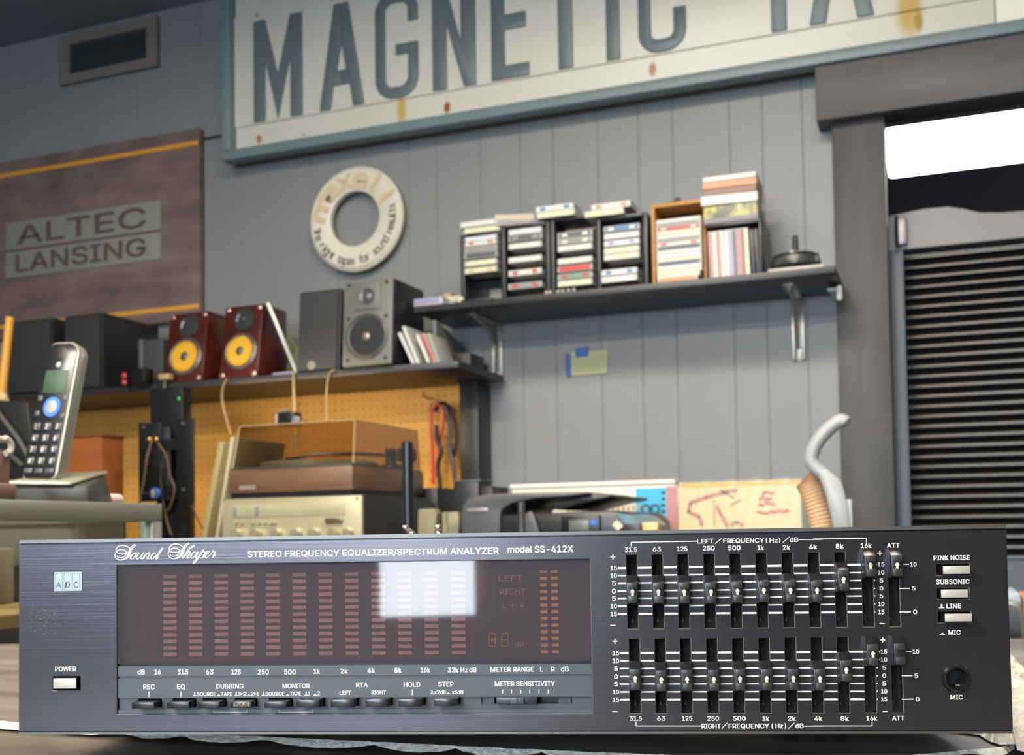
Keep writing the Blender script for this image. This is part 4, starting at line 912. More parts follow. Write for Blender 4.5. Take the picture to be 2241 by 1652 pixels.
obj('case', MB().box(at(905, 1120, 2.52).x, at(957, 1120, 2.52).x, 2.52, 2.75, CT, at(930, 1068, 2.52).z), M('amplifier_black', '151618', .4), b2, bevel=.002)
obj('foot_rail', MB().box(at(905, 1120, 2.52).x, at(957, 1120, 2.52).x, 2.51, 2.52, CT, CT+.012), M('rail_dark', '2c2c2e', .4), b2)
tag(obj('folded_paper', MB().prism([(at(912, 1170, 2.3).x, CT), (at(946, 1170, 2.3).x, CT), (at(956, 1128, 2.3).x, at(956, 1122, 2.3).z), (at(948, 1112, 2.3).x, at(948, 1112, 2.3).z), (at(914, 1114, 2.3).x, at(914, 1114, 2.3).z)], 2.3, 2.33), M('paper_yellowed', '7d7a60', .6), bevel=.004), 'folded pale papers beside the antenna foot', 'paper')
tag(obj('terminal_block', MB().box(at(966, 1130, 2.0).x, at(1003, 1130, 2.0).x, 2.0, 2.03, CT, at(985, 1120, 2.0).z), two_tone('block_cream', '4a4838', '8d886c', 50, (4, 1, 1), .4), bevel=.003), 'small cream terminal block beside the printer', 'terminal block')

# ------------------------------------------------------------------ printer
PY = 1.98
pr = thing('office_printer', 'dark grey office printer with a flat document feeder', 'printer', (at(1200, 1150, PY).x, PY, CT))
def Pz(x, y, Y=PY): return at(x, y, Y)
prm = M('printer_grey', '4c4d50', .45, 0, .05, 20); prd = M('printer_dark', '232426', .35, 0, .05, 20)
L = [(1010, 1172), (1012, 1108), (1024, 1092), (1060, 1082), (1150, 1078), (1285, 1076), (1288, 1080), (1240, 1086), (1170, 1090), (1120, 1100), (1098, 1113), (1094, 1128), (1094, 1172)]
obj('scanner_lid', MB().prism([(Pz(x, y).x, Pz(x, y).z) for x, y in L], PY, PY+.30), prm, pr, bevel=.002)
L = [(1094, 1172), (1096, 1127), (1330, 1117), (1352, 1120), (1370, 1136), (1380, 1172)]
obj('body', MB().prism([(Pz(x, y).x, Pz(x, y).z) for x, y in L], PY+.006, PY+.34), prd, pr, bevel=.003)
L = [(1150, 1172), (1152, 1125), (1165, 1118), (1172, 1128), (1186, 1172)]
obj('hinge_cover', MB().prism([(Pz(x, y).x, Pz(x, y).z) for x, y in L], PY-.01, PY), prm, pr, bevel=.002)
L = [(1192, 1110), (1205, 1098), (1290, 1078), (1330, 1082), (1328, 1088), (1296, 1094), (1240, 1108), (1215, 1116)]
obj('document_feeder', MB().prism([(Pz(x, y).x, Pz(x, y).z) for x, y in L], PY+.02, PY+.3), M('feeder_black', '17181a', .35), pr, bevel=.002)
obj('control_panel', pbox(MB(), 1228, 1312, 1128, 1172, PY-.004, PY+.006), M('panel_black', '141517', .35), pr, bevel=.002)
obj('screen', pbox(MB(), 1245, 1288, 1138, 1162, PY-.006, PY-.004), M('screen_grey', '5c5f5c', .3), pr, bevel=.001)
q = Pz(1299, 1144, PY-.005); obj('indicator', MB().lathe([(0, 0), (.004, .0005), (0, .002)], q, (0, -1, 0), 12), M('blue_led', '2450ff', .3, 0, 0, emit=2.0), pr)
obj('badge', pbox(MB(), 1022, 1068, 1112, 1120, PY-.002, PY), M('badge_grey', '8b8c8c', .35, .3), pr, bevel=.0008)
L = [(1348, 1122), (1378, 1128), (1402, 1148), (1370, 1146)]
obj('output_flap', MB().prism([(Pz(x, y).x, Pz(x, y).z) for x, y in L], PY+.0, PY+.2), M('flap_blue_grey', '5f7f8c', .3), pr)
a = at(1142, 1140, 1.75)
tag(obj('thin_antenna', MB().lathe([(.006, CT), (.0062, a.z), (.006, at(1142, 1098, 1.75).z-.003), (.003, at(1142, 1098, 1.75).z)], (a.x, 1.75, 0), n=14), M('antenna_grey', '3a3c40', .35), smooth=True), 'thin grey antenna standing before the printer', 'antenna')
q = at(1355, 1158, 1.93)
pk = thing('ink_cartridge', 'small black and tan cartons beside the printer flap', 'carton', (q.x+.03, 1.93, CT))
obj('black_carton', pbox(MB(), 1366, 1402, 1146, 1172, 1.93, 1.96), M('carton_black', '26262a', .4), pk, bevel=.002)
obj('tan_carton', pbox(MB(), 1405, 1440, 1143, 1172, 1.94, 1.97), M('carton_tan', 'c3ab74', .5), pk, bevel=.002)
obj('cap', MB().tube([at(1345, 1146, 1.93), at(1358, 1158, 1.93)], .008, 12), M('cap_cream', 'c9bda8', .4), pk, smooth=True)

# ------------------------------------------------------------------ white board, bagged poster
WBY = 2.42
z1 = at(1400, 1057, WBY).z
wb = thing('printed_carton', 'long white carton with a blue printed square behind the printer', 'box', (at(1300, 1100, WBY).x, WBY, CT))
xa, xb = at(1120, 1070, WBY).x, at(1478, 1056, WBY).x
obj('box', MB().box(xa, xb, WBY, WBY+.05, CT, z1-.004), M('board_off_white', 'cfccbd', .5, 0, .05, 15), wb, bevel=.002)
obj('top_edge', MB().box(xa-.004, xb, WBY-.004, WBY+.054, z1-.004, z1+.006), M('edge_white', 'e0ddd2', .5), wb, bevel=.003)
a, b = at(1392, 1100, WBY).x, at(1458, 1100, WBY).x
obj('blue_square', MB().box(a, b, WBY-.001, WBY, CT+.01, z1-.012), M('print_cyan', '3fa8d6', .5, 0, .03, 20), wb)
obj('pink_band', MB().box(b, at(1485, 1100, WBY).x, WBY-.0011, WBY, CT+.002, z1-.01), M('print_pink', 'b07f80', .5), wb)
mb = MB(); fn = lambda x, z: Vector((x, WBY-.002, z))
def ring2(mb, cx, cz, r, t, n=20):
    V = []; 
    for j in range(n):
        aa = 2*math.pi*j/n; V += [fn(cx+math.cos(aa)*r, cz+math.sin(aa)*r), fn(cx+math.cos(aa)*(r-t), cz+math.sin(aa)*(r-t))]
    mb.add(V, [(2*j, 2*((j+1) % n), 2*((j+1) % n)+1, 2*j+1) for j in range(n)])
q = at(1424, 1114, WBY); ring2(mb, q.x-.0105, q.z, .0115, .0045); ring2(mb, q.x+.0105, q.z, .0115, .0045)
rnd = random.Random(2)
q0 = at(1452, 1075, WBY)
for i in range(9): mb.box(q0.x-.005+rnd.uniform(-.002, .001), q0.x+.004, WBY-.0022, WBY-.0018, q0.z-.014*i-.006, q0.z-.014*i)
obj('printing', mb, M('print_dark', '2d4a56', .6), wb)
mb = MB(); q1 = at(1240, 1115, WBY)
for i in range(16): mb.box(q1.x+.012*i, q1.x+.012*i+.007, WBY-.0015, WBY-.001, q1.z-.004, q1.z+.004+rnd.uniform(0, .006))
obj('row_printing', mb, M('print_grey', 'a5a08c', .6), wb)
PYY = 2.36
xa, xb = at(1484, 1060, PYY).x, at(1752, 1045, PYY).x; z1 = at(1620, 1052, PYY).z
bp_ = thing('bagged_poster', 'cream poster with faded red script in a clear plastic bag', 'poster', ((xa+xb)/2, PYY, CT))
obj('poster', MB().box(xa, xb, PYY, PYY+.012, CT, z1-.012), M('poster_cream', 'd2c9a4', .6, 0, .05, 8), bp_)
obj('backing_edge', MB().box(xa, xb, PYY+.004, PYY+.02, z1-.02, z1), M('backing_straw', 'bfa765', .6), bp_, bevel=.002)
mb = MB()
def seg(mb, pts, wpx, Y):
    for (x0, y0), (x1, y1) in zip(pts[:-1], pts[1:]):
        a, b = at(x0, y0, Y), at(x1, y1, Y); d = (b-a); d.y = 0; d.normalize(); nn_ = Vector((d.z, 0, -d.x))*(wpx*.0005)
        mb.add([a-nn_-d*.001, b-nn_+d*.001, b+nn_+d*.001, a+nn_-d*.001], [(0, 1, 2, 3)])
Yp = PYY-.001
seg(mb, [(1612, 1072), (1590, 1076), (1545, 1088), (1510, 1100), (1506, 1120), (1530, 1130), (1536, 1150)], 8, Yp)
seg(mb, [(1562, 1095), (1563, 1150)], 3, Yp); seg(mb, [(1568, 1108), (1592, 1152)], 8, Yp)
seg(mb, [(1600, 1150), (1612, 1142), (1626, 1150)], 7, Yp); seg(mb, [(1575, 1072), (1606, 1090)], 4, Yp); seg(mb, [(1598, 1105), (1620, 1095)], 3, Yp)
obj('script_printing', mb, M('faded_red_ink', 'b88178', .6), bp_)
mb = MB(); rnd = random.Random(8)
for y, x0, x1 in ((1080, 1668, 1690), (1092, 1662, 1690), (1104, 1660, 1694), (1122, 1656, 1724)):
    x = x0
    while x < x1:
        s = rnd.uniform(4, 7); seg(mb, [(x, y+rnd.uniform(-4, 4)-(x-x0)*.05), (x+s, y+rnd.uniform(-4, 4)-(x-x0)*.05)], 5, Yp); x += s+1
obj('small_printing', mb, M('faded_pink_ink', 'c46f6a', .6), bp_)
# clear bag: creased film
film = glass('clear_film', 'f4f2ea', .3, .035)
mb = MB(); nx_, nz_ = 24, 10; V = []
for j in range(nz_+1):
    for i in range(nx_+1):
        V.append((xa-.004+(xb-xa+.008)*i/nx_, PYY-.004+.0015*math.sin(i*1.9+j*.8)*math.cos(j*1.7-i*.6), CT+.001+(z1+.003-CT)*j/nz_))
mb.add(V, [(j*(nx_+1)+i, j*(nx_+1)+i+1, (j+1)*(nx_+1)+i+1, (j+1)*(nx_+1)+i) for j in range(nz_) for i in range(nx_)])
obj('clear_bag', mb, film, bp_, smooth=True)

# ------------------------------------------------------------------ hose and white grip
HY = 2.2
def spline(P_, n=6):
    out = []
    for i in range(len(P_)-1):
        a, b = P_[max(i-1, 0)], P_[i]; c, d = P_[i+1], P_[min(i+2, len(P_)-1)]
        for s in range(n):
            t = s/n; out.append(.5*((2*b)+(c-a)*t+(2*a-5*b+4*c-d)*t*t+(3*b-a-3*c+d)*t**3))
    return out+[P_[-1]]
P_ = spline([at(1762, 1048, HY), at(1768, 1056, HY), at(1782, 1090, HY), at(1796, 1135, HY), at(1803, 1175, HY)], 11)
pts, rs = [], []
k = 0
for i, p in enumerate(P_): pts.append(p); rs.append(.0245 if i % 2 else .0215)
rs[0] = .014; rs[1] = .021
hs = thing('ribbed_hose', 'tan ribbed hose standing between the poster and the white wand', 'hose', (pts[-1].x, HY, CT))
obj('hose', MB().tube(pts, .018, 18, rs), M('hose_tan', 'd2ae88', .5, 0, .05, 30), hs, smooth=True)
obj('lower_hose', MB().tube([pts[-1], Vector((pts[-1].x+.006, HY, CT+.002))], .0225, 18), M('hose_tan'), hs, smooth=True)
wh = thing('white_wand', 'white curved plastic vacuum wand before the door frame', 'wand', (at(1845, 1170, HY-.05).x, HY-.05, CT))
wpl = M('wand_white', '989c9f', .38, 0, .03, 20)
P_ = spline([at(x, y, HY-.05) for x, y in ((1855, 930), (1846, 922), (1836, 922), (1812, 940), (1788, 968), (1775, 1000), (1782, 1020), (1800, 1036), (1812, 1044))])
n = len(P_); rs = [.005+.0085*min(1, i/4)*(1 if i < n-8 else 1.0) for i in range(n)]
obj('grip', MB().tube(P_, .012, 14, rs), wpl, wh, smooth=True)
mb = MB(); a_ = [(1800, 1030), (1812, 1026), (1844, 1052), (1858, 1108), (1863, 1175), (1828, 1175), (1818, 1120), (1806, 1075), (1793, 1040)]
mb.prism([(at(x, y, HY-.05).x, at(x, y, HY-.05).z) for x, y in a_], HY-.07, HY-.03)
obj('body', mb, wpl, wh, bevel=.008)
obj('lever', pbox(MB(), 1853, 1866, 1092, 1172, HY-.065, HY-.045), wpl, wh, bevel=.003)

# ------------------------------------------------------------------ glass case, phone
CX = -.92; CTZ = 1.10+.0435; CYE = atx(355, 1106, CX).y
alu = M('brushed_aluminium', '9c9b92', .38, .6, .06, 30, 0, (1, 1, 20))
gc = thing('display_case', 'aluminium framed glass display case under the phone', 'display case', (CX-.35, CYE-.6, 0))
zb_ = atx(200, 1141, CX).z
obj('top_rail', MB().box(CX-.004, CX, CYE-1.3, CYE, zb_, CTZ), alu, gc, bevel=.001)
obj('top_glass', MB().box(CX-.62, CX-.004, CYE-1.3, CYE, CTZ-.006, CTZ-.001), glass('case_glass', 'f0f1ec', .02), gc)
obj('end_rail', MB().box(CX-.62, CX-.004, CYE-.02, CYE, zb_, CTZ-.006), alu, gc)
pz = atx(343, 1160, CX).y
obj('corner_post', MB().box(CX-.02, CX, pz-.008, CYE, .12, zb_), alu, gc, bevel=.001)
obj('side_glass', MB().box(CX-.008, CX-.005, CYE-1.3, pz-.008, .12, zb_), glass('case_glass', 'f0f1ec', .02), gc)
obj('end_panel', MB().box(CX-.62, CX-.05, CYE-.012, CYE-.008, .12, zb_), M('case_back_grey'), gc)
obj('glass_edge', MB().box(CX-.012, CX-.004, pz-.016, pz-.009, .12, zb_), M('glass_edge_green', '9fb8b4', .15, 0, 0), gc)
q0, q1 = atx(20, 1335, CX-.1), atx(20, 1362, CX-.1)
obj('shelf', MB().box(CX-.6, CX-.03, CYE-1.3, CYE-.02, q1.z, q0.z), M('case_shelf_tan', 'a58a68', .5), gc)
obj('back_panel', MB().box(CX-.62, CX-.6, CYE-1.3, CYE-.01, .12, zb_), M('case_back_grey', 'a09b8a', .7), gc)
obj('plinth', MB().box(CX-.62, CX, CYE-1.3, CYE, 0.001, .12), M('case_plinth', '4b4a44', .6), gc, bevel=.003)
q = atx(150, 1160, CX-.25)
sc1 = thing('storage_carton', 'grey carton with a dark red strip inside the glass case', 'carton', (CX-.35, q.y-.04, q0.z))
obj('carton_body', MB().box(CX-.5, CX-.2, q.y-.2, min(q.y+.12, CYE-.04), q0.z+.001, zb_-.03), M('carton_grey', '98948a', .6, 0, .06, 10), sc1, bevel=.003)
obj('strip', MB().box(CX-.2005, CX-.199, q.y-.03, q.y+.03, zb_-.05, zb_-.037), M('strip_dark_red', '554040', .6), sc1)
# phone
ph = Vector(atx(118, 1090, CX-.085)); ph.z = CTZ
head = math.atan2(-ph.x, -ph.y)            # direction toward the camera
PR = YAW+.06                                # base faces roughly the camera
tel = thing('cordless_phone', 'cordless phone handset with lit blue ring upright in its silver base', 'phone', ph, PR)
Tb = Matrix.Translation(ph) @ Matrix.Rotation(PR, 4, 'Z')
silver = M('phone_silver', '94928a', .3, .5, .04, 40); pbk = M('phone_black', '1b1c20', .25, 0, .1, 60)
mb = MB(Tb); mb.prism([(-.045, 0), (.075, 0), (.062, .046), (-.045, .028)], -.040, .062, 'x') if 0 else None
sc_ = ph.dot(Vector((_f.x, _f.y, 0)))/2417          # metres per pixel there
mb = MB(Tb)
mb.add([(-.036, -.03, 0), (.052, -.03, 0), (.055, .055, 0), (-.03, .055, 0), (-.036, -.03, .022), (.050, -.03, .020), (.046, .05, .038), (-.026, .05, .036)],
       [(0, 3, 2, 1), (4, 5, 6, 7), (0, 1, 5, 4), (1, 2, 6, 5), (2, 3, 7, 6), (3, 0, 4, 7)])
obj('base', mb, M('phone_base_charcoal', '33352f', .4), tel, bevel=.004)
mb = MB(Tb)
mb.add([(-.043, -.036, .0225), (.032, -.036, .0205), (.049, .05, .0385), (-.024, .052, .0365), (-.043, -.036, .0265), (.032, -.036, .0245), (.049, .05, .0425), (-.024, .052, .0405)],
       [(0, 3, 2, 1), (4, 5, 6, 7), (0, 1, 5, 4), (1, 2, 6, 5), (2, 3, 7, 6), (3, 0, 4, 7)])
obj('cradle_top', mb, M('cradle_champagne', 'a9a794', .25, .5), tel, bevel=.0015)
Th = Tb @ Matrix.Translation((-.012, -.016, .0265)) @ Matrix.Rotation(-.30, 4, 'Z') @ Matrix.Rotation(R_(2.0), 4, 'Y') @ Matrix.Rotation(R_(-13), 4, 'X') @ Matrix.Diagonal((1, 1, 1.13, 1))
hw, hh, hd = .0245, .158, .011
def rr_outline(w_, h0, h1, r, n=6):
    o = []
    for cx, cz, a0 in ((w_-r*.6, h0+r*.6, -90), (w_-r, h1-r, 0), (-w_+r, h1-r, 90), (-w_+r*.6, h0+r*.6, 180)):
        q_ = r if cz > (h0+h1)/2 else r*.6
        for i in range(n+1): a = R_(a0+90*i/n); o.append((cx+math.cos(a)*q_, cz+math.sin(a)*q_))
    return o
obj('handset_shell', MB(Th).prism(rr_outline(hw, 0, hh, .016), -.002, .018, 'y'), silver, tel, bevel=.003)
face = obj('handset_face', MB(Th).prism(rr_outline(hw-.0022, .003, hh-.003, .013), -.0036, -.0015, 'y'), pbk, tel, bevel=.0008)
obj('screen', MB(Th).box(-.0155, .0155, -.0042, -.0036, .098, .124), M('lcd_green', '2f4a38', .5, 0, .08, 60), face, bevel=.0005)
obj('emblem', MB(Th).lathe([(.0032, 0), (.003, .0006), (0, .0008)], (.0, -.0036, .1305), (0, -1, 0), 14), M('emblem_pale', '9fb0b5', .3), face, smooth=True)
obj('earpiece', MB(Th).lathe([(.009, 0), (.008, .0003), (0, .0001)], (0, -.0036, .143), (0, -1, 0), 20), M('earpiece_dark', '101114', .4), face, smooth=True)
obj('ring_light', MB(Th).lathe([(.0075, 0), (.0112, 0), (.0108, .0014), (.0079, .0014), (.0075, 0)], (.002, -.0036, .082), (0, -1, 0), 28, True), M('ring_blue', '3a66e8', .3, 0, 0, emit=.9), face, smooth=True)
obj('round_key', MB(Th).lathe([(.0076, 0), (.0072, .0018), (0, .0022)], (.002, -.0036, .082), (0, -1, 0), 24), M('key_silver', 'a9a9a6', .3, .5), face, smooth=True)
kp = [('1', '2', '3'), ('4', '5', '6'), ('7', '8', '9'), ('*', '0', '#')]
keym = M('key_black', '26272b', .35)
for r_i, row in enumerate(kp):
    for c_i, chs in enumerate(row):
        cx, cz = (c_i-1)*.0145+.0, .060-r_i*.0128
        ko = obj('key', MB(Th).box(cx-.0058, cx+.0058, -.0048, -.0036, cz-.0045, cz+.0045), keym, face, bevel=.0008)
        mb = MB(Th); text(mb, chs, lambda x, z: Vector((x, -.00495, z)), cx-.0013, cx+.0013+(.0006 if chs != '1' else -.0008), cz-.0028, cz+.0028, .03)
        obj('digit', mb, M('digit_white', 'c8ccd2', .4), face)
for c_i in range(3):
    cx = (c_i-1)*.0145; obj('key', MB(Th).box(cx-.0055, cx+.0055, -.0048, -.0036, .0085, .0135), M('key_grey', '4a4b50', .35), face, bevel=.0008)
for cx, cz in ((-.0165, .092), (.017, .092), (-.017, .075), (.018, .072)):
    obj('key', MB(Th).box(cx-.003, cx+.003, -.0045, -.0036, cz-.003, cz+.003), M('key_grey'), face, bevel=.0006)
ra_, rb_ = atx(222, 1086, CX-.07), atx(262, 1087, CX-.07); ra_.z = rb_.z = CTZ+.0072
tag(obj('paper_roll', MB().tube([ra_, ra_.lerp(rb_, .96), rb_], .007, 14, [.007, .007, .0055]), M('roll_white', 'cbb5b0', .5), smooth=True), 'short white paper roll lying beside the phone base', 'roll')
# mauve boxes with a pale cord at far left
mv = M('mauve_plastic', '6e544e', .5, 0, .04, 20)
mvb = thing('mauve_holder', 'stepped mauve plastic holder at the far left of the glass case', 'holder', atx(0, 1085, CX-.03))
a = atx(0, 1090, CX-.02)
def xbox(mb, x0, x1, y0, y1, X_, dx):
    A, B = atx(x0, (y0+y1)/2, X_), atx(x1, (y0+y1)/2, X_); t, u = atx(x1, y0, X_), atx(x1, y1, X_); mb.box(X_-dx, X_, A.y, B.y, max(u.z, CTZ+.0002), t.z); return mb
obj('lower_step', xbox(MB(), -60, 39, 1058, 1090, CX-.01, .03), mv, mvb, bevel=.004)
obj('upper_step', xbox(MB(), -60, 25, 989, 1090, CX-.042, .03), mv, mvb, bevel=.004)
tag(obj('curled_cable', MB().tube(spline([atx(x, y, CX-.04) for x, y in ((-25, 955), (5, 962), (14, 960), (24, 972), (22, 988), (12, 992))]), .0035, 10), M('cord_pale', 'b5aca0', .4), smooth=True), 'pale curled cord above the mauve holder', 'cord')
# dark folded equipment behind the phone
eq_ = thing('dark_equipment', 'dark sloping equipment lid behind the phone at the far left', 'equipment', (at(40, 1080, 1.7).x, 1.7, CT))
L = [(-80, 1100), (-80, 870), (0, 876), (60, 880), (68, 960), (84, 1000), (92, 1100)]
obj('lid', MB().prism([(at(x, y, 1.7).x, max(at(x, y, 1.7).z, CT)) for x, y in L], 1.7, 1.72), M('lid_black', '1a1b1c', .4), eq_, bevel=.003)
obj('strut', MB().tube([at(-10, 895, 1.68), at(40, 960, 1.68), at(62, 1000, 1.68)], .005, 8), M('strut_grey', '3b3b3c', .4), eq_, smooth=True)
obj('strut', MB().tube([at(-10, 985, 1.67), at(28, 1000, 1.67), at(50, 1020, 1.67)], .005, 8), M('strut_grey'), eq_, smooth=True)
tag(obj('low_rail', MB().tube([at(-10, 877, 2.2), at(38, 885, 2.2)], .004, 8), M('rail_grey', '68625e', .4, .3), smooth=True), 'short grey metal rod end at the far left under the shelf', 'rod')

# ------------------------------------------------------------------ monitor corner at right
mc = thing('tilted_monitor', 'dark screen with a rounded silver frame right of the equalizer', 'monitor', (at(2240, 1430, 1.3).x+.1, 1.3, CT-.3))
q = at(2212, 1322, 1.15); 
L = [(2190, 1420), (2196, 1322), (2206, 1316), (2228, 1320), (2236, 1335), (2241, 1385), (2250, 1480), (2190, 1480)]
pol = lambda L, Y: [(at(x, y, Y).x, at(x, y, Y).z) for x, y in L]
obj('bezel', MB().prism(pol([(2150, 1500), (2150, 1312), (2215, 1314), (2230, 1317), (2238, 1328), (2244, 1380), (2256, 1500)], 1.15), 1.15, 1.17), M('bezel_silver', '77776c', .35, .4), mc, bevel=.002)
obj('screen', MB().prism(pol([(2150, 1498), (2150, 1322), (2212, 1323), (2225, 1328), (2230, 1340), (2236, 1400), (2244, 1498)], 1.15), 1.147, 1.15), M('screen_dark', '23252b', .2), mc)
obj('stand', MB().box(at(2200, 1400, 1.16).x-.04, at(2200, 1400, 1.16).x+.02, 1.172, 1.2, .002, at(2200, 1400, 1.16).z), M('stand_dark', '222', .4) if 0 else M('stand_black', '202124', .4), mc)
mc.location = (at(2200, 1400, 1.16).x, 1.19, 0); MWm = None
for c in mc.children: c.location = Vector((at(2240, 1430, 1.3).x+.1, 1.3, CT-.3))-Vector(mc.location)
wb2 = thing('pale_blue_bin', 'pale blue container behind the silver framed monitor', 'container', (at(2230, 1320, 1.5).x+.06, 1.5, 0))
obj('body', MB().box(at(2175, 1310, 1.45).x, at(2236, 1310, 1.45).x, 1.45, 1.6, 0.001, at(2220, 1299, 1.45).z), M('container_blue', '8d9aa8', .4), wb2, bevel=.004)
obj('orange_tag', MB().box(at(2237, 1310, 1.46).x, at(2260, 1310, 1.46).x, 1.46, 1.56, .001, at(2240, 1303, 1.46).z), M('tag_orange', 'a8704a', .5), wb2, bevel=.003)

# ------------------------------------------------------------------ table and slate slab
TZ = CZ-.099
wood = two_tone('dark_slate_grain', '4a453e', '77716a', 7, (1.2, 5, 2), .38, .3, .75, .35)
TB_ = TZ-.0042
lower = thing('work_table', 'dark wood grained table under the slate slab', 'table', (-.35, .55, 0))
Tt = Matrix.Translation((-.25, .62, 0)) @ Matrix.Rotation(.2835, 4, 'Z')
obj('tabletop', MB(Tt).box(-.52, .62, -.42, .38, TB_-.03, TB_), two_tone('dark_table_grain', '3a342e', '5c544a', 8, (1, 4, 1), .4, .3, .75, .2), lower, bevel=.003)
for x, y in ((-.46, -.36), (.56, -.36), (-.46, .32), (.56, .32)): obj('leg', MB(Tt).box(x-.025, x+.025, y-.025, y+.025, 0.001, TB_-.03), M('leg_black', '222222', .5), lower, bevel=.002)
ct = [atz(x, y, TZ) for x, y in ((-260, 1583), (0, 1579), (45, 1584), (420, 1606), (800, 1624), (1240, 1645), (1500, 1655), (1900, 1662), (2190, 1636), (2230, 1612))]
# slab outline: chipped front edge, then round the back
edge = []
rnd = random.Random(4)
for i in range(len(ct)-1):
    L_ = (ct[i+1]-ct[i]).length; n = max(2, int(L_/.004))
    for k in range(n): edge.append(ct[i].lerp(ct[i+1], k/n))
edge.append(ct[-1])
bk = [Vector((.20, .72, TZ)), Vector((.12, .93, TZ)), atz(2260, 1425, TZ), atz(1800, 1380, TZ), atz(900, 1385, TZ), atz(20, 1409, TZ), atz(-200, 1412, TZ), atz(-260, 1450, TZ)]
sl_ = thing('slate_slab', 'dark grained slate slab with pale chipped edge under the equalizer', 'slab', (-.2, .6, TB_))
top = [Vector((p.x+rnd.uniform(-.0006, .0006), p.y+rnd.uniform(-.0008, .0008)+.002, TZ)) for p in edge]
mb = MB(); n = len(top); allp = top+bk
c0_ = len(allp)
mb.add(allp, [list(range(c0_))])
obj('top_face', mb, wood, sl_)
# pale bevel with scallops
mb = MB(); acc = 0; low = []
for i, p in enumerate(top):
    if i: acc += (edge[i]-edge[i-1]).length
    s = abs(math.sin(acc/.048*math.pi+.4*math.sin(acc*37))); sc2 = .0008+.0046*(s**.6)+rnd.uniform(-.0002, .0002)
    low.append(Vector((p.x+.15*sc2, p.y-sc2, TZ-.0004-sc2*.46)))
und = [Vector((p.x, p.y+.012, TB_+.0002)) for p in top]
mb.add(top+low, [(i, i+1, n+i+1, n+i) for i in range(n-1)])
obj('chipped_edge', mb, two_tone('pale_chipped_stone', 'c8c3b4', 'f2eee0', 300, (1, 1, 1), .7, .3, .7, .8), sl_, smooth=False)
mb = MB(); mb.add(low+und, [(i, i+1, n+i+1, n+i) for i in range(n-1)])
m_ = len(bk); ring = [top[-1]]+bk+[top[0]]
mb.add([Vector(p) for p in ring]+[Vector((p.x, p.y, TB_)) for p in ring], [(i, i+1, len(ring)+i+1, len(ring)+i) for i in range(len(ring)-1)])
obj('under_side', mb, M('slab_painted_shade', '17161a', .7), sl_)  # near-black colour puts the shade under the chipped edge into the undercut
# pale crumpled sheet at right
PL = [(2060, 1560), (2060, 1596), (2142, 1607), (2168, 1622), (2188, 1628), (2222, 1627), (2226, 1640), (2300, 1660), (2330, 1560), (2262, 1482), (2232, 1452), (2212, 1430), (2120, 1425)]
base = [atz(x, y, TZ+.0012) for x, y in PL]
cc = sum(base, Vector())/len(base); mb = MB(); rnd = random.Random(9); rings = 9; V = []; nn_ = 4*len(base)
ol = []
for i in range(len(base)):
    for k in range(4): ol.append(base[i].lerp(base[(i+1) % len(base)], k/4))
for r_i in range(rings):
    t = 1-r_i/rings
    for p in ol:
        q = cc.lerp(p, t); q.z = TZ+.0010+(0 if r_i == 0 else rnd.uniform(0, .0035)); V.append(q)
V.append(Vector((cc.x, cc.y, TZ+.003)))
Fc = [(r*nn_+j, r*nn_+(j+1) % nn_, (r+1)*nn_+(j+1) % nn_, (r+1)*nn_+j) for r in range(rings-1) for j in range(nn_)]+[((rings-1)*nn_+j, (rings-1)*nn_+(j+1) % nn_, rings*nn_) for j in range(nn_)]
mb.add(V, Fc)
tag(obj('crumpled_sheet', mb, two_tone('pale_sheet', 'a09d92', 'c4c1b5', 60, (1, 3, 1), .35, .25, .6, .2), smooth=True), 'pale crumpled sheet lying on the slab at the equalizer end', 'sheet')

# ------------------------------------------------------------------ the equalizer
EW, EH = .432, .08704; EYAW = .28349339
EO = Vector((-.391472, .384955, CZ+.0002)); EA = Vector((math.cos(EYAW), math.sin(EYAW), 0)); EN = Vector((math.sin(EYAW), -math.cos(EYAW), 0))
def P(u, w_, n=0.): return EO+EA*(u*.001)+EN*(n*.001)+Vector((0, 0, w_*.001))     # millimetres on the front panel
def E(x, y, n=0.):
    d = ray(x, y); o = EO+EN*(n*.001)-Vector((0, 0, CZ)); t = o.dot(EN)/d.dot(EN); q = d*t-o; return q.dot(EA)*1000, q.z*1000
CR = {1: (3.1643, 0, 1130), 2: (3.1125, 600, 1130), 3: (4.3096, 1280, 1140), 4: (4.3096, 1280, 1370), 5: (4.861, 1780, 1140), 6: (4.861, 1780, 1370), 7: (8.964, 240, 1175), 8: (20.65, 100, 1230), 0: (1, 0, 0)}
def Ec(c, x, y, n=0.): s, ox, oy = CR[c]; return E(x/s+ox, y/s+oy, n)
eqz = thing('graphic_equalizer', 'black stereo equalizer with sliders and display on the slate slab', 'equalizer', P(216, -98.6, -100), EYAW)
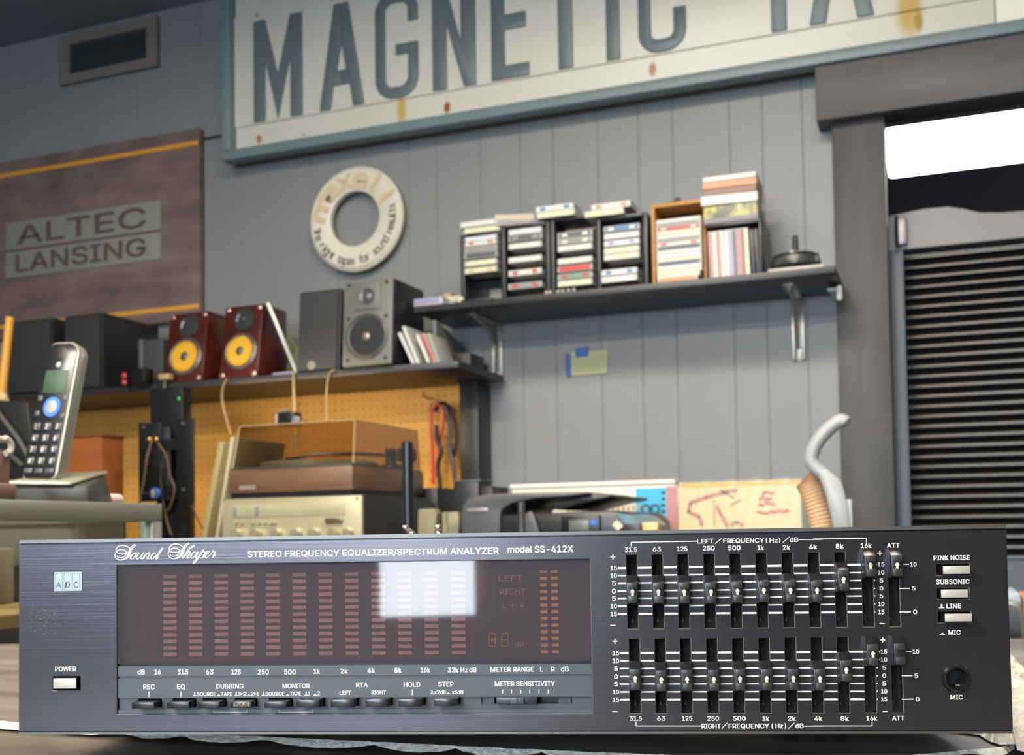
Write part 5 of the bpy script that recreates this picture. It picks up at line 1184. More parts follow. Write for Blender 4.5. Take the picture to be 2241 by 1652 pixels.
# brushed anodised front
def brushed(name, col, rough, an, metal=.85, scr=True):
    m = M(name, col, rough, metal, .14, 1, an, (9, 1, 1400)); b = m.node_tree.nodes['Principled BSDF']
    bp = next(n for n in m.node_tree.nodes if n.type == 'BUMP'); bp.inputs['Distance'].default_value = .00003
    return m
def add_uv(o):
    me = o.data; uv = me.uv_layers.new(name='UVMap')
    for l in me.loops:
        c = me.vertices[l.vertex_index].co; uv.data[l.index].uv = (c.x, c.z)
    return o
facem = brushed('black_brushed_aluminium', '4d4c50', .27, 1.0)
raild = M('rail_black', '17181b', .35, .3)
obj('case', MB().add([P(*p) for p in [(3, -1.5, -3), (429, -1.5, -3), (429, -86, -3), (3, -86, -3), (3, -1.5, -230), (429, -1.5, -230), (429, -86, -230), (3, -86, -230)]],
    [(4, 5, 6, 7), (0, 1, 5, 4), (1, 2, 6, 5), (2, 3, 7, 6), (3, 0, 4, 7)]), M('case_black_steel', '1e1f22', .45, .2), eqz)
for u in (60, 372):
    for n_ in (-75, -205):
        obj('foot', MB().lathe([(.009, 0), (.010, .0105), (.008, .0126)], P(u, -98.6, n_), n=18), M('foot_rubber', '101010', .7), eqz, smooth=True)
# slots in mm
top_slots = [275.7+10.98*i for i in range(10)]+[385.75]
sw = 4.5
slots = []
def slot_u(row, i):
    pts = {0: [(3, 446, 403+260), None]}[0] if 0 else None
    return top_slots[i]
# slot centres straight from the picture, one by one
SU = [[Ec(3, x, 665)[0] for x in (447, 689, 930, 1177, 1424, 1670, 1917, 2164)]+[Ec(5, 291, 700)[0], Ec(5, 578, 700)[0], Ec(5, 858, 700)[0]],
      [Ec(4, x, 475)[0] for x in (472, 715, 955, 1204, 1448, 1696, 1944, 2191)]+[Ec(6, 319, 526)[0], Ec(6, 604, 526)[0], Ec(6, 888, 526)[0]]]
SW_ = [(-10.6, -42.2), (-46.6, -78.2)]
for r_i in (0, 1):
    for i in range(11): slots.append((SU[r_i][i]-sw/2, SU[r_i][i]+sw/2, SW_[r_i][1], SW_[r_i][0]))
DU0, DU1, DW0, DW1 = 45.6, 257.4, -78.2, -12.0
holes = [(DU0, DU1, DW0, DW1)]+slots
def hole(c, x0, x1, y0, y1): a = Ec(c, x0, y1); b = Ec(c, x1, y0); return (a[0], b[0], a[1], b[1])
h_pw = hole(1, 366, 556, 1106, 1204); h_pk = hole(5, 1308, 1662, 452, 580); h_sb = hole(5, 1318, 1655, 708, 832); h_ln = hole(5, 1328, 1672, 960, 1082)
h_adc = hole(8, 365, 1645, 395, 1325)
holes += [h_pw, h_pk, h_sb, h_ln, h_adc]
uj, wj = E(2091, 1484); holes.append((uj-4.2, uj+4.2, wj-4.2, wj+4.2))
mb = MB(); plate(mb, 0, 432, -85.6, -2.3, holes, P, -3, 0, .28)
face_p = add_uv(obj('face_plate', mb, [facem, M('rim_highlight_grey', '72726d', .45, .5, .1, 400)], eqz))  # paler hole rims paint in the light caught by the chamfers
# scuffed patch: raised scratches in a cluster
mb = MB(); rnd = random.Random(21)
for k in range(70):
    cx, cy = rnd.gauss(300, 75), rnd.gauss(700, 55)
    cy += (cx-300)*.35
    a = rnd.uniform(-.6, .5)+(3.1 if rnd.random() < .3 else 0); L_ = rnd.uniform(6, 26); wd = rnd.uniform(.8, 2.2)
    if not (190 < cx < 490 and 600 < cy < 815): continue
    dx, dy = math.cos(a)*L_/2, math.sin(a)*L_/2; nx, ny = -math.sin(a)*wd, math.cos(a)*wd
    c = [Ec(1, cx-dx, cy-dy, .03), Ec(1, cx+nx, cy+ny, .03), Ec(1, cx+dx, cy+dy, .03), Ec(1, cx-nx, cy-ny, .03)]
    z_ = .02+.01*rnd.random()
    mb.add([P(*q, z_) for q in c], [(0, 1, 2, 3)])
obj('scuff_marks', mb, two_tone('scuff_metal', '2a2c30', '84878e', 900, (1, 1, 1), .4, .4, .6, 0, .4), face_p)
# top and bottom rails
for w0, w1, n0, n1 in ((-1.55, 0, -3, -.1), (-2.3, -1.55, -3, -1.4), (-86.15, -85.6, -3, -1.4), (-87.05, -86.15, -3, .2)):
    mb = MB(); plate(mb, 0, 432, w0, w1, [], P, n0, n1)
    mb.quad(P(0, w0, n0), P(432, w0, n0), P(432, w0, n0-.01), P(0, w0, n0-.01))
    thin = w1-w0 < .8
    o = add_uv(obj('edge_rail' if not thin else 'rail_groove', mb, raild if thin else brushed('rail_brushed', '6b6866', .38, .6, .8), eqz, bevel=0 if thin else .00012, seg=1))

white = M('print_white', 'e2e2dc', .5, 0, .02, 200)
def label(c, s, x0, x1, y0, y1, n=.04, mat=None, parent=None, bold=.022, spacing=1.0, name='lettering'):
    a = Ec(c, x0, (y0+y1)/2, n); b = Ec(c, x1, (y0+y1)/2, n); t = Ec(c, (x0+x1)/2, y0, n); d = Ec(c, (x0+x1)/2, y1, n)
    mb = MB(); wa, wb_ = a[1], b[1]
    text(mb, s, lambda u, w_: P(u, w_, n), a[0], b[0], d[1], t[1], bold, spacing)
    return obj(name, mb, mat or white, parent or face_p)
def strokes(c, lines, wpx, n=.04, mat=None, parent=None, name='printed_line'):
    mb = MB()
    for pts in lines:
        for (x0, y0), (x1, y1) in zip(pts[:-1], pts[1:]):
            a, b = Vector(Ec(c, x0, y0, n)), Vector(Ec(c, x1, y1, n)); d = (b-a).normalized(); h = wpx/CR[c][0]*.1
            q = Vector((-d.y, d.x))*h; e = d*h
            mb.add([P(*(a-q-e), n), P(*(b-q+e), n), P(*(b+q+e), n), P(*(a+q-e), n)], [(0, 1, 2, 3)])
    return obj(name, mb, mat or white, parent or face_p)
def sym_in(c, x0, x1, y0, y1, out, parent=None, n=.04):
    """push symbols: flat mound (released) or tall peg (pressed)"""
    w_ = x1-x0; k = .42 if out else .30; top_ = y0 if out else y0+(y1-y0)*.28
    if out: pts = [(x0, y1), (x1, y1), (x1, y1-(y1-y0)*.12), (x0+w_*.66, y1-(y1-y0)*.22), (x0+w_*.64, y0), (x0+w_*.36, y0), (x0+w_*.34, y1-(y1-y0)*.22), (x0, y1-(y1-y0)*.12)]
    else: pts = [(x0, y1), (x1, y1), (x1, y1-(y1-y0)*.15), (x0+w_*.70, y1-(y1-y0)*.35), (x0+w_*.6, y1-(y1-y0)*.6), (x0+w_*.4, y1-(y1-y0)*.6), (x0+w_*.30, y1-(y1-y0)*.35), (x0, y1-(y1-y0)*.15)]
    obj('symbol', MB().add([P(*Ec(c, x, y, n), n) for x, y in pts], [list(range(len(pts)))]), white, parent or face_p)

label(2, 'STEREO FREQUENCY EQUALIZER / SPECTRUM ANALYZER'[:0] or 'STEREO FREQUENCY EQUALIZER/SPECTRUM ANALYZER', -183, 1530, 225, 265)
label(2, 'model SS-412X', 1590, 2038, 201, 245)
label(1, 'POWER', 382, 528, 1040, 1072)
label(5, 'PINK NOISE', 1277, 1665, 367, 415); label(5, 'SUBSONIC', 1305, 1662, 621, 669)
sym_in(5, 1335, 1395, 884, 927, True); label(5, 'LINE', 1415, 1573, 881, 928)
sym_in(5, 1343, 1402, 1175, 1212, False); label(5, 'MIC', 1436, 1566, 1160, 1208); label(6, 'MIC', 1458, 1590, 732, 780)
# frequency legends
for s, x0, x1, y in (('31.5', 375, 493, 269), ('63', 640, 717, 265), ('125', 868, 967, 262), ('250', 1112, 1224, 256), ('500', 1350, 1468, 253), ('1k', 1626, 1688, 250), ('2k', 1865, 1938, 248), ('4k', 2115, 2190, 243)): label(3, s, x0, x1, y-21, y+21)
label(5, '8k', 237, 322, 244, 291); label(5, '16k', 505, 620, 238, 286); label(5, 'ATT', 782, 918, 235, 283)
for s, x0, x1 in (('31.5', 422, 537), ('63', 682, 758), ('125', 915, 1012), ('250', 1155, 1265), ('500', 1398, 1516), ('1k', 1675, 1738), ('2k', 1915, 1990), ('4k', 2165, 2240)): label(4, s, x0, x1, 850, 892)
label(6, '8k', 290, 378, 958, 1006); label(6, '16k', 563, 680, 957, 1005); label(6, 'ATT', 837, 970, 955, 1003)
def freq_title(c, word, xs_, y):
    (a0, a1), (f0, f1), (p0, p1), (h0, h1), (q0, q1), (d0, d1) = xs_
    t = 21
    label(c, word, a0, a1, y[0]-t, y[0]+t); label(c, 'FREQUENCY', f0, f1, y[1]-t, y[1]+t)
    label(c, '(', p0, p1, y[2]-t-2, y[2]+t+4); label(c, 'Hz', h0, h1, y[2]-t, y[2]+t); label(c, ')', q0, q1, y[2]-t-2, y[2]+t+4); label(c, 'dB', d0, d1, y[3]-t, y[3]+t)
freq_title(3, 'LEFT', ((1060, 1213), (1305, 1690), (1706, 1722), (1742, 1818), (1828, 1844), (1932, 2012)), (190, 185, 182, 176))
strokes(3, [[(1232, 212), (1288, 165)], [(1868, 200), (1926, 153)]], 6)
strokes(3, [[(437, 236), (437, 201), (1052, 191)]], 7)
a = (1748.7-1280)*4.3096
strokes(3, [[(2020, 175), (2241, 173)]], 7); strokes(5, [[(0, 191), (565, 183), (565, 226)]], 8)
freq_title(4, 'RIGHT', ((1100, 1282), (1355, 1738), (1761, 1777), (1797, 1870), (1883, 1898), (1985, 2063)), (943, 942, 941, 940))
strokes(4, [[(1292, 965), (1340, 915)], [(1922, 963), (1974, 914)]], 6)
strokes(4, [[(483, 906), (483, 942), (1092, 942)], [(2072, 943), (2241, 943)]], 7); strokes(6, [[(0, 1062), (625, 1062), (625, 1022)]], 8)
# scale numbers
nums = ('15', '10', '5', '0', '5', '10', '15')
rowL = [(443, 515, 587, 662, 731, 804, 877), (254, 327, 400, 475, 547, 621, 694)]; rowR = [(461, 547, 631, 717, 797, 882, 967), (271, 356, 442, 527, 610, 693, 778)]
for r_i, (c, cr, sx) in enumerate(((3, 5, 0), (4, 6, 20))):
    for s, y in zip(nums, rowL[r_i]):
        x0, x1 = (242+sx, 302+sx) if len(s) == 2 else (256+sx, 292+sx); label(c, s, x0, x1, y-20, y+20)
    o = 30*r_i
    for s, y in zip(nums, rowR[r_i]):
        x0, x1 = (690+o, 755+o) if len(s) == 2 else (704+o, 744+o); label(cr, s, x0-(6 if y < 560 and len(s) == 2 else 0), x1, y-22, y+22)
    yy = (338, 985) if r_i == 0 else (142, 803); xx = 265+18*r_i
    for y, t in zip(yy, '+-'):
        L_ = [[(xx-20, y), (xx+20, y)]]+([[(xx, y-20), (xx, y+20)]] if t == '+' else []); strokes(c, L_, 9, name='sign_mark')
    yy = (340, 1091) if r_i == 0 else (146, 907); xx = (708, 731) if r_i == 0 else (738, 763)
    for y, x, t in zip(yy, xx, '+-'):
        L_ = [[(x-22, y), (x+22, y)]]+([[(x, y-22), (x, y+22)]] if t == '+' else []); strokes(cr, L_, 9, name='sign_mark')
    for s, k, x0, x1 in (('10', 0, 1030, 1098), ('5', 3, 1050, 1088), ('0', 6, 1062, 1103)):
        y = rowR[r_i][k]; label(cr, s, x0+o*.85, x1+o*.85, y-22, y+22)
        strokes(cr, [[((938, 920, 922)[k//3]+o*.8, y+1), ((1012, 1020, 1032)[k//3]+o, y)]], 10, name='scale_line')
# scale lines between slots
for r_i in (0, 1):
    for k in range(7):
        a = Ec(3 if r_i == 0 else 4, 310+20*r_i, rowL[r_i][k]); b = Ec(5 if r_i == 0 else 6, 680+30*r_i, rowR[r_i][k])
        wl = lambda u: a[1]+(b[1]-a[1])*(u-a[0])/(b[0]-a[0])
        us = [a[0]]; 
        for i in range(10): us += [SU[r_i][i]-sw/2-.35, SU[r_i][i]+sw/2+.35]
        us.append(b[0]-(.9 if k > 1 else .2)); th = .42 if k in (0, 6) else .30
        mb = MB()
        for i in range(0, len(us), 2):
            u0, u1 = us[i], us[i+1]; mb.add([P(u0, wl(u0)-th, .04), P(u1, wl(u1)-th, .04), P(u1, wl(u1)+th, .04), P(u0, wl(u0)+th, .04)], [(0, 1, 2, 3)])
        obj('scale_line', mb, white, face_p)
# slot channels and knobs
chm = two_tone('slot_black', '151515', '32312d', 500, (1, 1, .4), .5, .35, .8, 0)
slitm = M('slit_black', '020202', .9)
mb = MB(); Tl = lambda p: Vector(p)
chan = None; knob = None
km = M('knob_black_plastic', '1b1b1c', .33, 0, .12, 900)
AR = [[(3, 455, 672), (3, 707, 672), (3, 943, 672), (3, 1193, 672), (3, 1449, 665), (3, 1696, 657), (3, 1945, 657), (3, 2195, 657), (5, 325, 625), (5, 603, 473), (5, 887, 470)],
      [(4, 491, 497), (4, 733, 508), (4, 975, 505), (4, 1220, 505), (4, 1472, 500), (4, 1720, 498), (4, 1965, 495), (4, 2217, 498), (6, 362, 468), (6, 635, 297), (6, 893, 290)]]
freqs = ['31.5', '63', '125', '250', '500', '1k', '2k', '4k', '8k', '16k', 'ATT']
def LV(u, w_, n): return Vector((u*.001, -n*.001, w_*.001))       # equalizer-local offset
base_l = LV(-216, 98.6, 100)
base_l = Vector((-.216, -(100*.001), .0986))                      # panel origin seen from the equalizer's own origin
cache = {}
for r_i in (0, 1):
    w0, w1 = SW_[r_i][1], SW_[r_i][0]; H_ = w1-w0
    for i in range(11):
        u = SU[r_i][i]
        if 'ch' not in cache:
            mb = MB(); d0 = -7
            a = sw/2-.02
            def q(u_, w_, n_): return LV(u_, w_, n_)
            # sloping floor halves with a slit between them
            mb.add([q(-a, 0, -3), q(-.55, 0, d0), q(-.55, H_, d0), q(-a, H_, -3)], [(0, 1, 2, 3)])
            mb.add([q(a, 0, -3), q(.55, 0, d0), q(.55, H_, d0), q(a, H_, -3)], [(3, 2, 1, 0)])
            mb.add([q(-a, 0, -3), q(a, 0, -3), q(.55, 2.2, d0), q(0, 4.4, d0), q(-.55, 2.2, d0)], [(0, 1, 2, 3, 4)])
            mb.add([q(-a, H_, -3), q(a, H_, -3), q(.55, H_-2.2, d0), q(0, H_-4.4, d0), q(-.55, H_-2.2, d0)], [(4, 3, 2, 1, 0)])
            o = obj('slider_slot', mb, chm, eqz, local=True); cache['ch'] = o
            mb = MB(); mb.add([q(-.7, 1.5, d0-.3), q(.7, 1.5, d0-.3), q(.7, H_-1.5, d0-.3), q(-.7, H_-1.5, d0-.3)], [(0, 1, 2, 3)])
            sl2 = obj('slit', mb, slitm, o, local=True); cache['sl'] = sl2
        else:
            o = cache['ch'].copy(); COL.objects.link(o); o.parent = eqz
            s2 = cache['sl'].copy(); COL.objects.link(s2); s2.parent = o
        o.location = base_l+LV(u, w0, 0)
        c, x, y = AR[r_i][i]; wk = Ec(c, x, y, 6.0)[1]
        if 'kn' not in cache:
            mb = MB(); hwid = 2.42
            prof = [(-5, 5.2), (1.2, 6.9), (2.0, 7.1), (2.5, 6.6), (3.2, 5.7), (6.6, 4.0), (6.6, 1.0), (6.6, -1.9), (6.2, -4.6), (4.2, -5.5), (-5, -5.5)]
            mb.add([q(-hwid, w_, n_) for n_, w_ in prof]+[q(hwid, w_, n_) for n_, w_ in prof], [list(range(11)), list(range(21, 10, -1))]+[(j, j+11, (j+1) % 11+11, (j+1) % 11) for j in range(11)])
            kb = obj('slider_knob', mb, km, eqz, bevel=.00022, local=True)
            mb = MB()   # front cap blocks above and below the pointer window
            def bl_(u0, u1, w0_, w1_, n0_, n1_):
                mb.add([q(u_, w_, n_) for n_ in (n0_, n1_) for w_ in (w0_, w1_) for u_ in (u0, u1)], [(0, 2, 3, 1), (4, 5, 7, 6), (0, 1, 5, 4), (2, 6, 7, 3), (0, 4, 6, 2), (1, 3, 7, 5)])
            bl_(-1.95, 1.95, 1.4, 4.1, 5.8, 7.5); bl_(-1.95, 1.95, -4.6, -1.5, 5.8, 7.5)
            kc = obj('cap', mb, M('knob_cap_plastic', '28292a', .38, 0, .1, 900), kb, bevel=.0002, local=True)
            mb = MB(); ap = [(-.55, -1.45), (.55, -1.45), (.5, -.5), (.85, -.1), (.6, .8), (0, 1.35), (-.6, .8), (-.85, -.1), (-.5, -.5)]
            mb.add([q(a_, b_, 6.63) for a_, b_ in ap]+[q(0, 0, 7.15)], [(j, (j+1) % 9, 9) for j in range(9)])
            kp_ = obj('pointer', mb, M('pointer_silver', 'f6efd8', .3, .1, .05, 900), kb, local=True)
            cache['kn'] = kb; cache['kids'] = [kc, kp_]
        else:
            kb = cache['kn'].copy(); COL.objects.link(kb); kb.parent = eqz
            for ch_ in cache['kids'][:1 if (r_i, i) == (1, 10) else 2]:
                g_ = ch_.copy(); COL.objects.link(g_); g_.parent = kb
        kb.location = base_l+LV(u, wk+.1, 0)
        kb['label'] = f'slider knob of the {"upper" if r_i == 0 else "lower"} row at {freqs[i]}'
# buttons
def button(name, c, x0, x1, y0, y1, nf, col_mat, parent=eqz, lab=None, back=-3, bev=.00025):
    a = Ec(c, x0, y1, nf); b = Ec(c, x1, y0, nf); mb = MB()
    mb.add([P(u, w_, n_) for n_ in (back, nf) for w_ in (a[1], b[1]) for u in (a[0], b[0])], [(0, 2, 3, 1), (4, 5, 7, 6), (0, 1, 5, 4), (2, 6, 7, 3), (0, 4, 6, 2), (1, 3, 7, 5)])
    o = obj(name, mb, col_mat, parent, bevel=bev)
    if lab: o['label'] = lab
    return o
bw_ = M('button_silver_white', 'b2b1a6', .35, .3, .03, 300); bside = M('button_well_black', '0c0c0d', .5)
def well(h, n=-6):
    mb = MB(); mb.quad(P(h[0], h[2], n), P(h[1], h[2], n), P(h[1], h[3], n), P(h[0], h[3], n))
    for (u0, w0), (u1, w1) in (((h[0], h[2]), (h[1], h[2])), ((h[1], h[2]), (h[1], h[3])), ((h[1], h[3]), (h[0], h[3])), ((h[0], h[3]), (h[0], h[2]))): mb.quad(P(u0, w0, n), P(u1, w1, n), P(u1, w1, -2.9), P(u0, w0, -2.9))
    obj('button_well', mb, bside, eqz)
for h in (h_pw, h_pk, h_sb, h_ln): well(h)
def sbutton(*a, **k):
    nf = a[5]
    o = button('button', *a[:5], nf, bw_, lab=k['lab'])
    b = button('stem', *a[:5], nf-.9, bside, parent=o, back=-5.9, bev=0)
    return o
def cap_button(c, x0, x1, y0, y1, nf, lab):
    o = button('push_button', c, x0, x1, y0, y1, nf, bw_, lab=lab, back=nf-.8)
    a = Ec(c, x0, y1, nf); b = Ec(c, x1, y0, nf); mb = MB()
    mb.add([P(u, w_, n_) for n_ in (-5.9, nf-.8) for w_ in (a[1]+.05, b[1]-.05) for u in (a[0]+.05, b[0]-.05)], [(0, 2, 3, 1), (4, 5, 7, 6), (0, 1, 5, 4), (2, 6, 7, 3), (0, 4, 6, 2), (1, 3, 7, 5)])
    obj('stem', mb, M('button_stem_black', '131314', .35), o)
cap_button(1, 368, 527, 1120, 1193, 2.0, 'silver power button')
cap_button(5, 1383, 1665, 476, 566, 4.2, 'silver pink noise button')
cap_button(5, 1362, 1645, 727, 818, 1.5, 'silver subsonic button')
cap_button(5, 1403, 1687, 985, 1072, 5.0, 'silver line and microphone button')
# badge
ub0, ub1, wb0, wb1 = h_adc
mb = MB(); plate(mb, ub0+.25, ub1-.1, wb0+.1, wb1-.35, [], P, -1.2, .1)
bdg = obj('badge', mb, M('badge_bright_silver', '8f9b9d', .4, .6, .08, 300), eqz, bevel=.00015)
mb = MB(); mb.quad(P(ub0, wb0, -1.5), P(ub1, wb0, -1.5), P(ub1, wb1, -1.5), P(ub0, wb1, -1.5)); obj('badge_well', mb, bside, eqz)
ink = M('badge_ink', '20262c', .5); grey = M('badge_line_grey', '66747a', .5)
for x0, x1 in ((437, 750), (828, 1140), (1215, 1530)): strokes(8, [[(x0, 505), (x1, 500), (x1, 1262), (x0, 1266), (x0, 505)]], 24, .13, grey, bdg, 'cell_outline')
label(8, 'A', 480, 700, 905, 1160, .14, ink, bdg, .0); label(8, 'D', 885, 1095, 895, 1155, .14, ink, bdg, .0); label(8, 'C', 1262, 1492, 892, 1155, .14, ink, bdg, .0)
# script name traced as thick-thin pen strokes (crop 7)
def pen(lines):
    mb = MB(); n = .04
    for pts in lines:
        P_ = [Vector((x, y, w_)) for x, y, w_ in pts]; S_ = spline(P_, 7); L1, L2 = [], []
        for i, p in enumerate(S_):
            d = S_[min(i+1, len(S_)-1)]-S_[max(i-1, 0)]; d = Vector((d.x, d.y)).normalized(); q_ = Vector((-d.y, d.x))*p.z/2
            L1.append(P(*Ec(7, p.x+q_.x, p.y+q_.y, n), n+.001*i)); L2.append(P(*Ec(7, p.x-q_.x, p.y-q_.y, n), n+.001*i))
        k = len(L1); mb.add(L1+L2, [(i, i+1, k+i+1, k+i) for i in range(k-1)])
    return mb
def cap_S(dx, dy, tall=0):
    g = lambda x, y, w_: (x+dx, y+dy, w_)
    return [[g(392, 222, 12), g(330, 180, 16), g(240, 165, 18), g(160, 195, 18), g(125, 250, 20), g(150, 310, 16), (230+dx, 330+dy, 14), g(310, 320, 14), g(400, 270, 16), g(470, 200, 14), g(515, 160, 12)],
            [g(515, 160, 12), g(495, 150, 14), g(450, 175, 16), g(415, 215, 28), g(405, 270, 46), g(380, 340, 58), g(340, 400, 46), g(270, 440, 26), g(190, 450, 18), g(120, 410, 18), g(105, 350, 18), g(135, 290, 18), g(200, 248, 18), g(270, 248, 18), g(322, 285, 16), g(322, 340, 14), g(285, 385, 14), g(225, 405, 13), g(170, 395, 12), g(145, 375, 12)]]
SS = cap_S(0, 0)
def hook(x, y0, y1, sl=.42, w1=30): return [(x+(y1-y0)*sl, y0, 10), (x+(y1-y0)*sl*.8, y0+8, w1), (x+(y1-y0)*.12, y1-18, w1), (x+8, y1-2, 16), (x+38, y1-28, 9)]
low = [[(500, 312, 10), (455, 335, 26), (408, 400, 30), (425, 435, 14), (465, 420, 12), (510, 360, 26), (498, 315, 14), (540, 318, 9)],                      # o
       [(575, 310, 24), (525, 395, 30), (535, 432, 14), (580, 410, 12), (640, 330, 14)], [(660, 308, 24), (610, 395, 28), (622, 430, 13), (655, 405, 10)],    # u
       [(722, 310, 24), (690, 370, 28), (655, 432, 26)], [(670, 405, 10), (730, 335, 10), (785, 310, 20), (765, 370, 28), (738, 412, 26), (755, 434, 13), (790, 410, 10)],  # n
       [(905, 318, 12), (860, 318, 18), (812, 390, 28), (820, 432, 15), (860, 415, 12), (925, 340, 12)], [(1042, 216, 26), (985, 290, 36), (915, 400, 34), (920, 432, 16), (970, 388, 9)]]  # d
SP = cap_S(1045, -28)
low2 = [[(1500, 300, 10), (1570, 240, 12), (1650, 185, 14), (1668, 165, 12), (1640, 165, 12), (1590, 200, 20), (1530, 290, 32), (1470, 370, 36), (1425, 418, 30)],
        [(1455, 390, 10), (1510, 325, 12), (1575, 295, 26), (1555, 350, 32), (1520, 400, 28), (1545, 416, 12), (1590, 380, 9)],                    # h
        [(1690, 300, 14), (1645, 300, 18), (1595, 370, 30), (1605, 414, 15), (1650, 395, 12), (1712, 310, 12)], [(1735, 292, 26), (1690, 370, 32), (1685, 410, 14), (1730, 385, 9)],  # a
        [(1855, 232, 12), (1815, 290, 30), (1730, 410, 36), (1640, 522, 38)], [(1740, 390, 10), (1800, 315, 12), (1862, 288, 22), (1860, 340, 30), (1815, 408, 22), (1780, 408, 12)],  # p
        [(1885, 345, 10), (1940, 318, 12), (1950, 285, 12), (1915, 285, 18), (1872, 360, 30), (1885, 412, 14), (1930, 390, 12), (1975, 340, 9)],   # e
        [(1975, 345, 9), (2010, 295, 12), (2032, 264, 16), (2040, 285, 24), (2074, 300, 24)], [(2076, 298, 20), (2042, 362, 30), (2024, 405, 18), (2078, 355, 8)]]
obj('script_lettering', pen(SS+low), white, face_p); obj('script_lettering', pen(SP+low2), white, face_p)

# display recess: glass window, board, segments
slate = M('slate_plastic', '3b444b', .42, 0, .05, 200)
dark = M('display_board_dark', '1a1518', .6, 0, .1, 100)
brd = obj('display_board', MB().add([P(u, w_, n_) for n_ in (-7.5, -5) for w_ in (-55.8, -12.1) for u in (45.7, 257.3)], [(0, 2, 3, 1), (4, 5, 7, 6), (0, 1, 5, 4), (2, 6, 7, 3), (0, 4, 6, 2), (1, 3, 7, 5)]), M('display_board_maroon', '2c181c', .6, 0, .15, 60), eqz)
mb = MB(); plate(mb, 45.7, 257.3, -56, -12.05, [], P, -2.2, -.7)
tint = glass('tinted_acrylic', 'bfa6ac', .03, None, (1, 1, 1), 0)
nt = tint.node_tree; o_ = next(n for n in nt.nodes if n.type == 'OUTPUT_MATERIAL'); src_ = o_.inputs[0].links[0].from_socket
mx = nt.nodes.new('ShaderNodeMixShader'); g2_ = nt.nodes.new('ShaderNodeBsdfDiffuse'); g2_.inputs[0].default_value = (.72, .74, .86, 1); mx.inputs[0].default_value = .045   # pale diffuse haze stands for light reflected by fine scratches
nt.links.new(src_, mx.inputs[1]); nt.links.new(g2_.outputs[0], mx.inputs[2]); nt.links.new(mx.outputs[0], o_.inputs[0])
dw = obj('display_window', mb, tint, eqz)
segm = M('segment_pinkish', 'a99a88', .5, 0, .05, 500); segy = M('segment_amber', 'c2a050', .5, 0, .05, 500)
SN = -4.9
def sbox(mb, u0, u1, w0, w1, n=SN): mb.add([LV(u_, w_, n_) for n_ in (n-.3, n) for w_ in (w0, w1) for u_ in (u0, u1)], [(0, 2, 3, 1), (4, 5, 7, 6), (0, 1, 5, 4), (2, 6, 7, 3), (0, 4, 6, 2), (1, 3, 7, 5)]); return mb
colpx = [(357, 386), (413.4, 442.5), (470, 499), (527, 555.5), (583, 612.3), (640.5, 669.5), (697.7, 727), (755, 784.5), (813, 843), (871, 900.5), (929, 958.5), (988, 1017.5)]
wtop = E(640, 1258, SN)[1]; wbot = E(640, 1430, SN)[1]
def segset(cols, mat, hw_, name):
    src = None
    for ci, (x0, x1) in enumerate(cols):
        u0 = E(x0, 1350, SN)[0]; u1 = E(x1, 1350, SN)[0]
        for k in range(13):
            w_ = wbot+(wtop-wbot)*k/12
            if src is None: src = obj(name, sbox(MB(), -(u1-u0)/2, (u1-u0)/2, -hw_, hw_), mat, brd, local=True); o = src
            else: o = src.copy(); COL.objects.link(o); o.parent = brd
            o.location = base_l+LV((u0+u1)/2, w_, 0)
segset(colpx, segm, .78, 'display_segment')
segset([(1183, 1198), (1207, 1221.5)], segy, .66, 'meter_segment')
tx = M('display_text_brown', 'a07c72', .5)
for s, x0, x1, y0, y1 in (('LEFT', 1530, 1692, 403, 440), ('RIGHT', 1537, 1714, 493, 532), ('L', 1552, 1575, 588, 622), ('R', 1676, 1700, 588, 622), ('dB', 1642, 1698, 850, 884)): label(2, s, x0, x1, y0, y1, SN, tx, brd, .0)
strokes(2, [[(1604, 605), (1644, 605)], [(1624, 588), (1624, 622)]], 4, SN, tx, brd, 'sign_mark')
am = M('digit_amber', 'b88c4e', .5)
def seven(x0, x1, y0, y1): m_ = (y0+y1)/2; g_ = 4; return [[(x0+g_, y0), (x1-g_, y0)], [(x0, y0+g_), (x0-1, m_-g_)], [(x1, y0+g_), (x1-1, m_-g_)], [(x0+g_, m_), (x1-g_, m_)], [(x0-2, m_+g_), (x0-3, y1-g_)], [(x1-2, m_+g_), (x1-3, y1-g_)], [(x0+2, y1), (x1-8, y1)]]
for x0, x1 in ((1466, 1508), (1552, 1594)): obj_ = strokes(2, seven(x0, x1, 797, 884), 5, SN, am, brd, 'digit_outline')
# faint vertical dot scale beside the columns
mb = MB()
for k in range(13):
    for x in (340.5, 1039, 1243): 
        u_, w_ = E(x, 1431-14.3*k, SN); mb.add([P(u_-.2, w_-.3, SN), P(u_+.25, w_-.3, SN), P(u_+.25, w_+.3, SN), P(u_-.2, w_+.3, SN)], [(0, 1, 2, 3)])
obj('scale_dots', mb, M('display_dots', '5d484a', .5), brd)
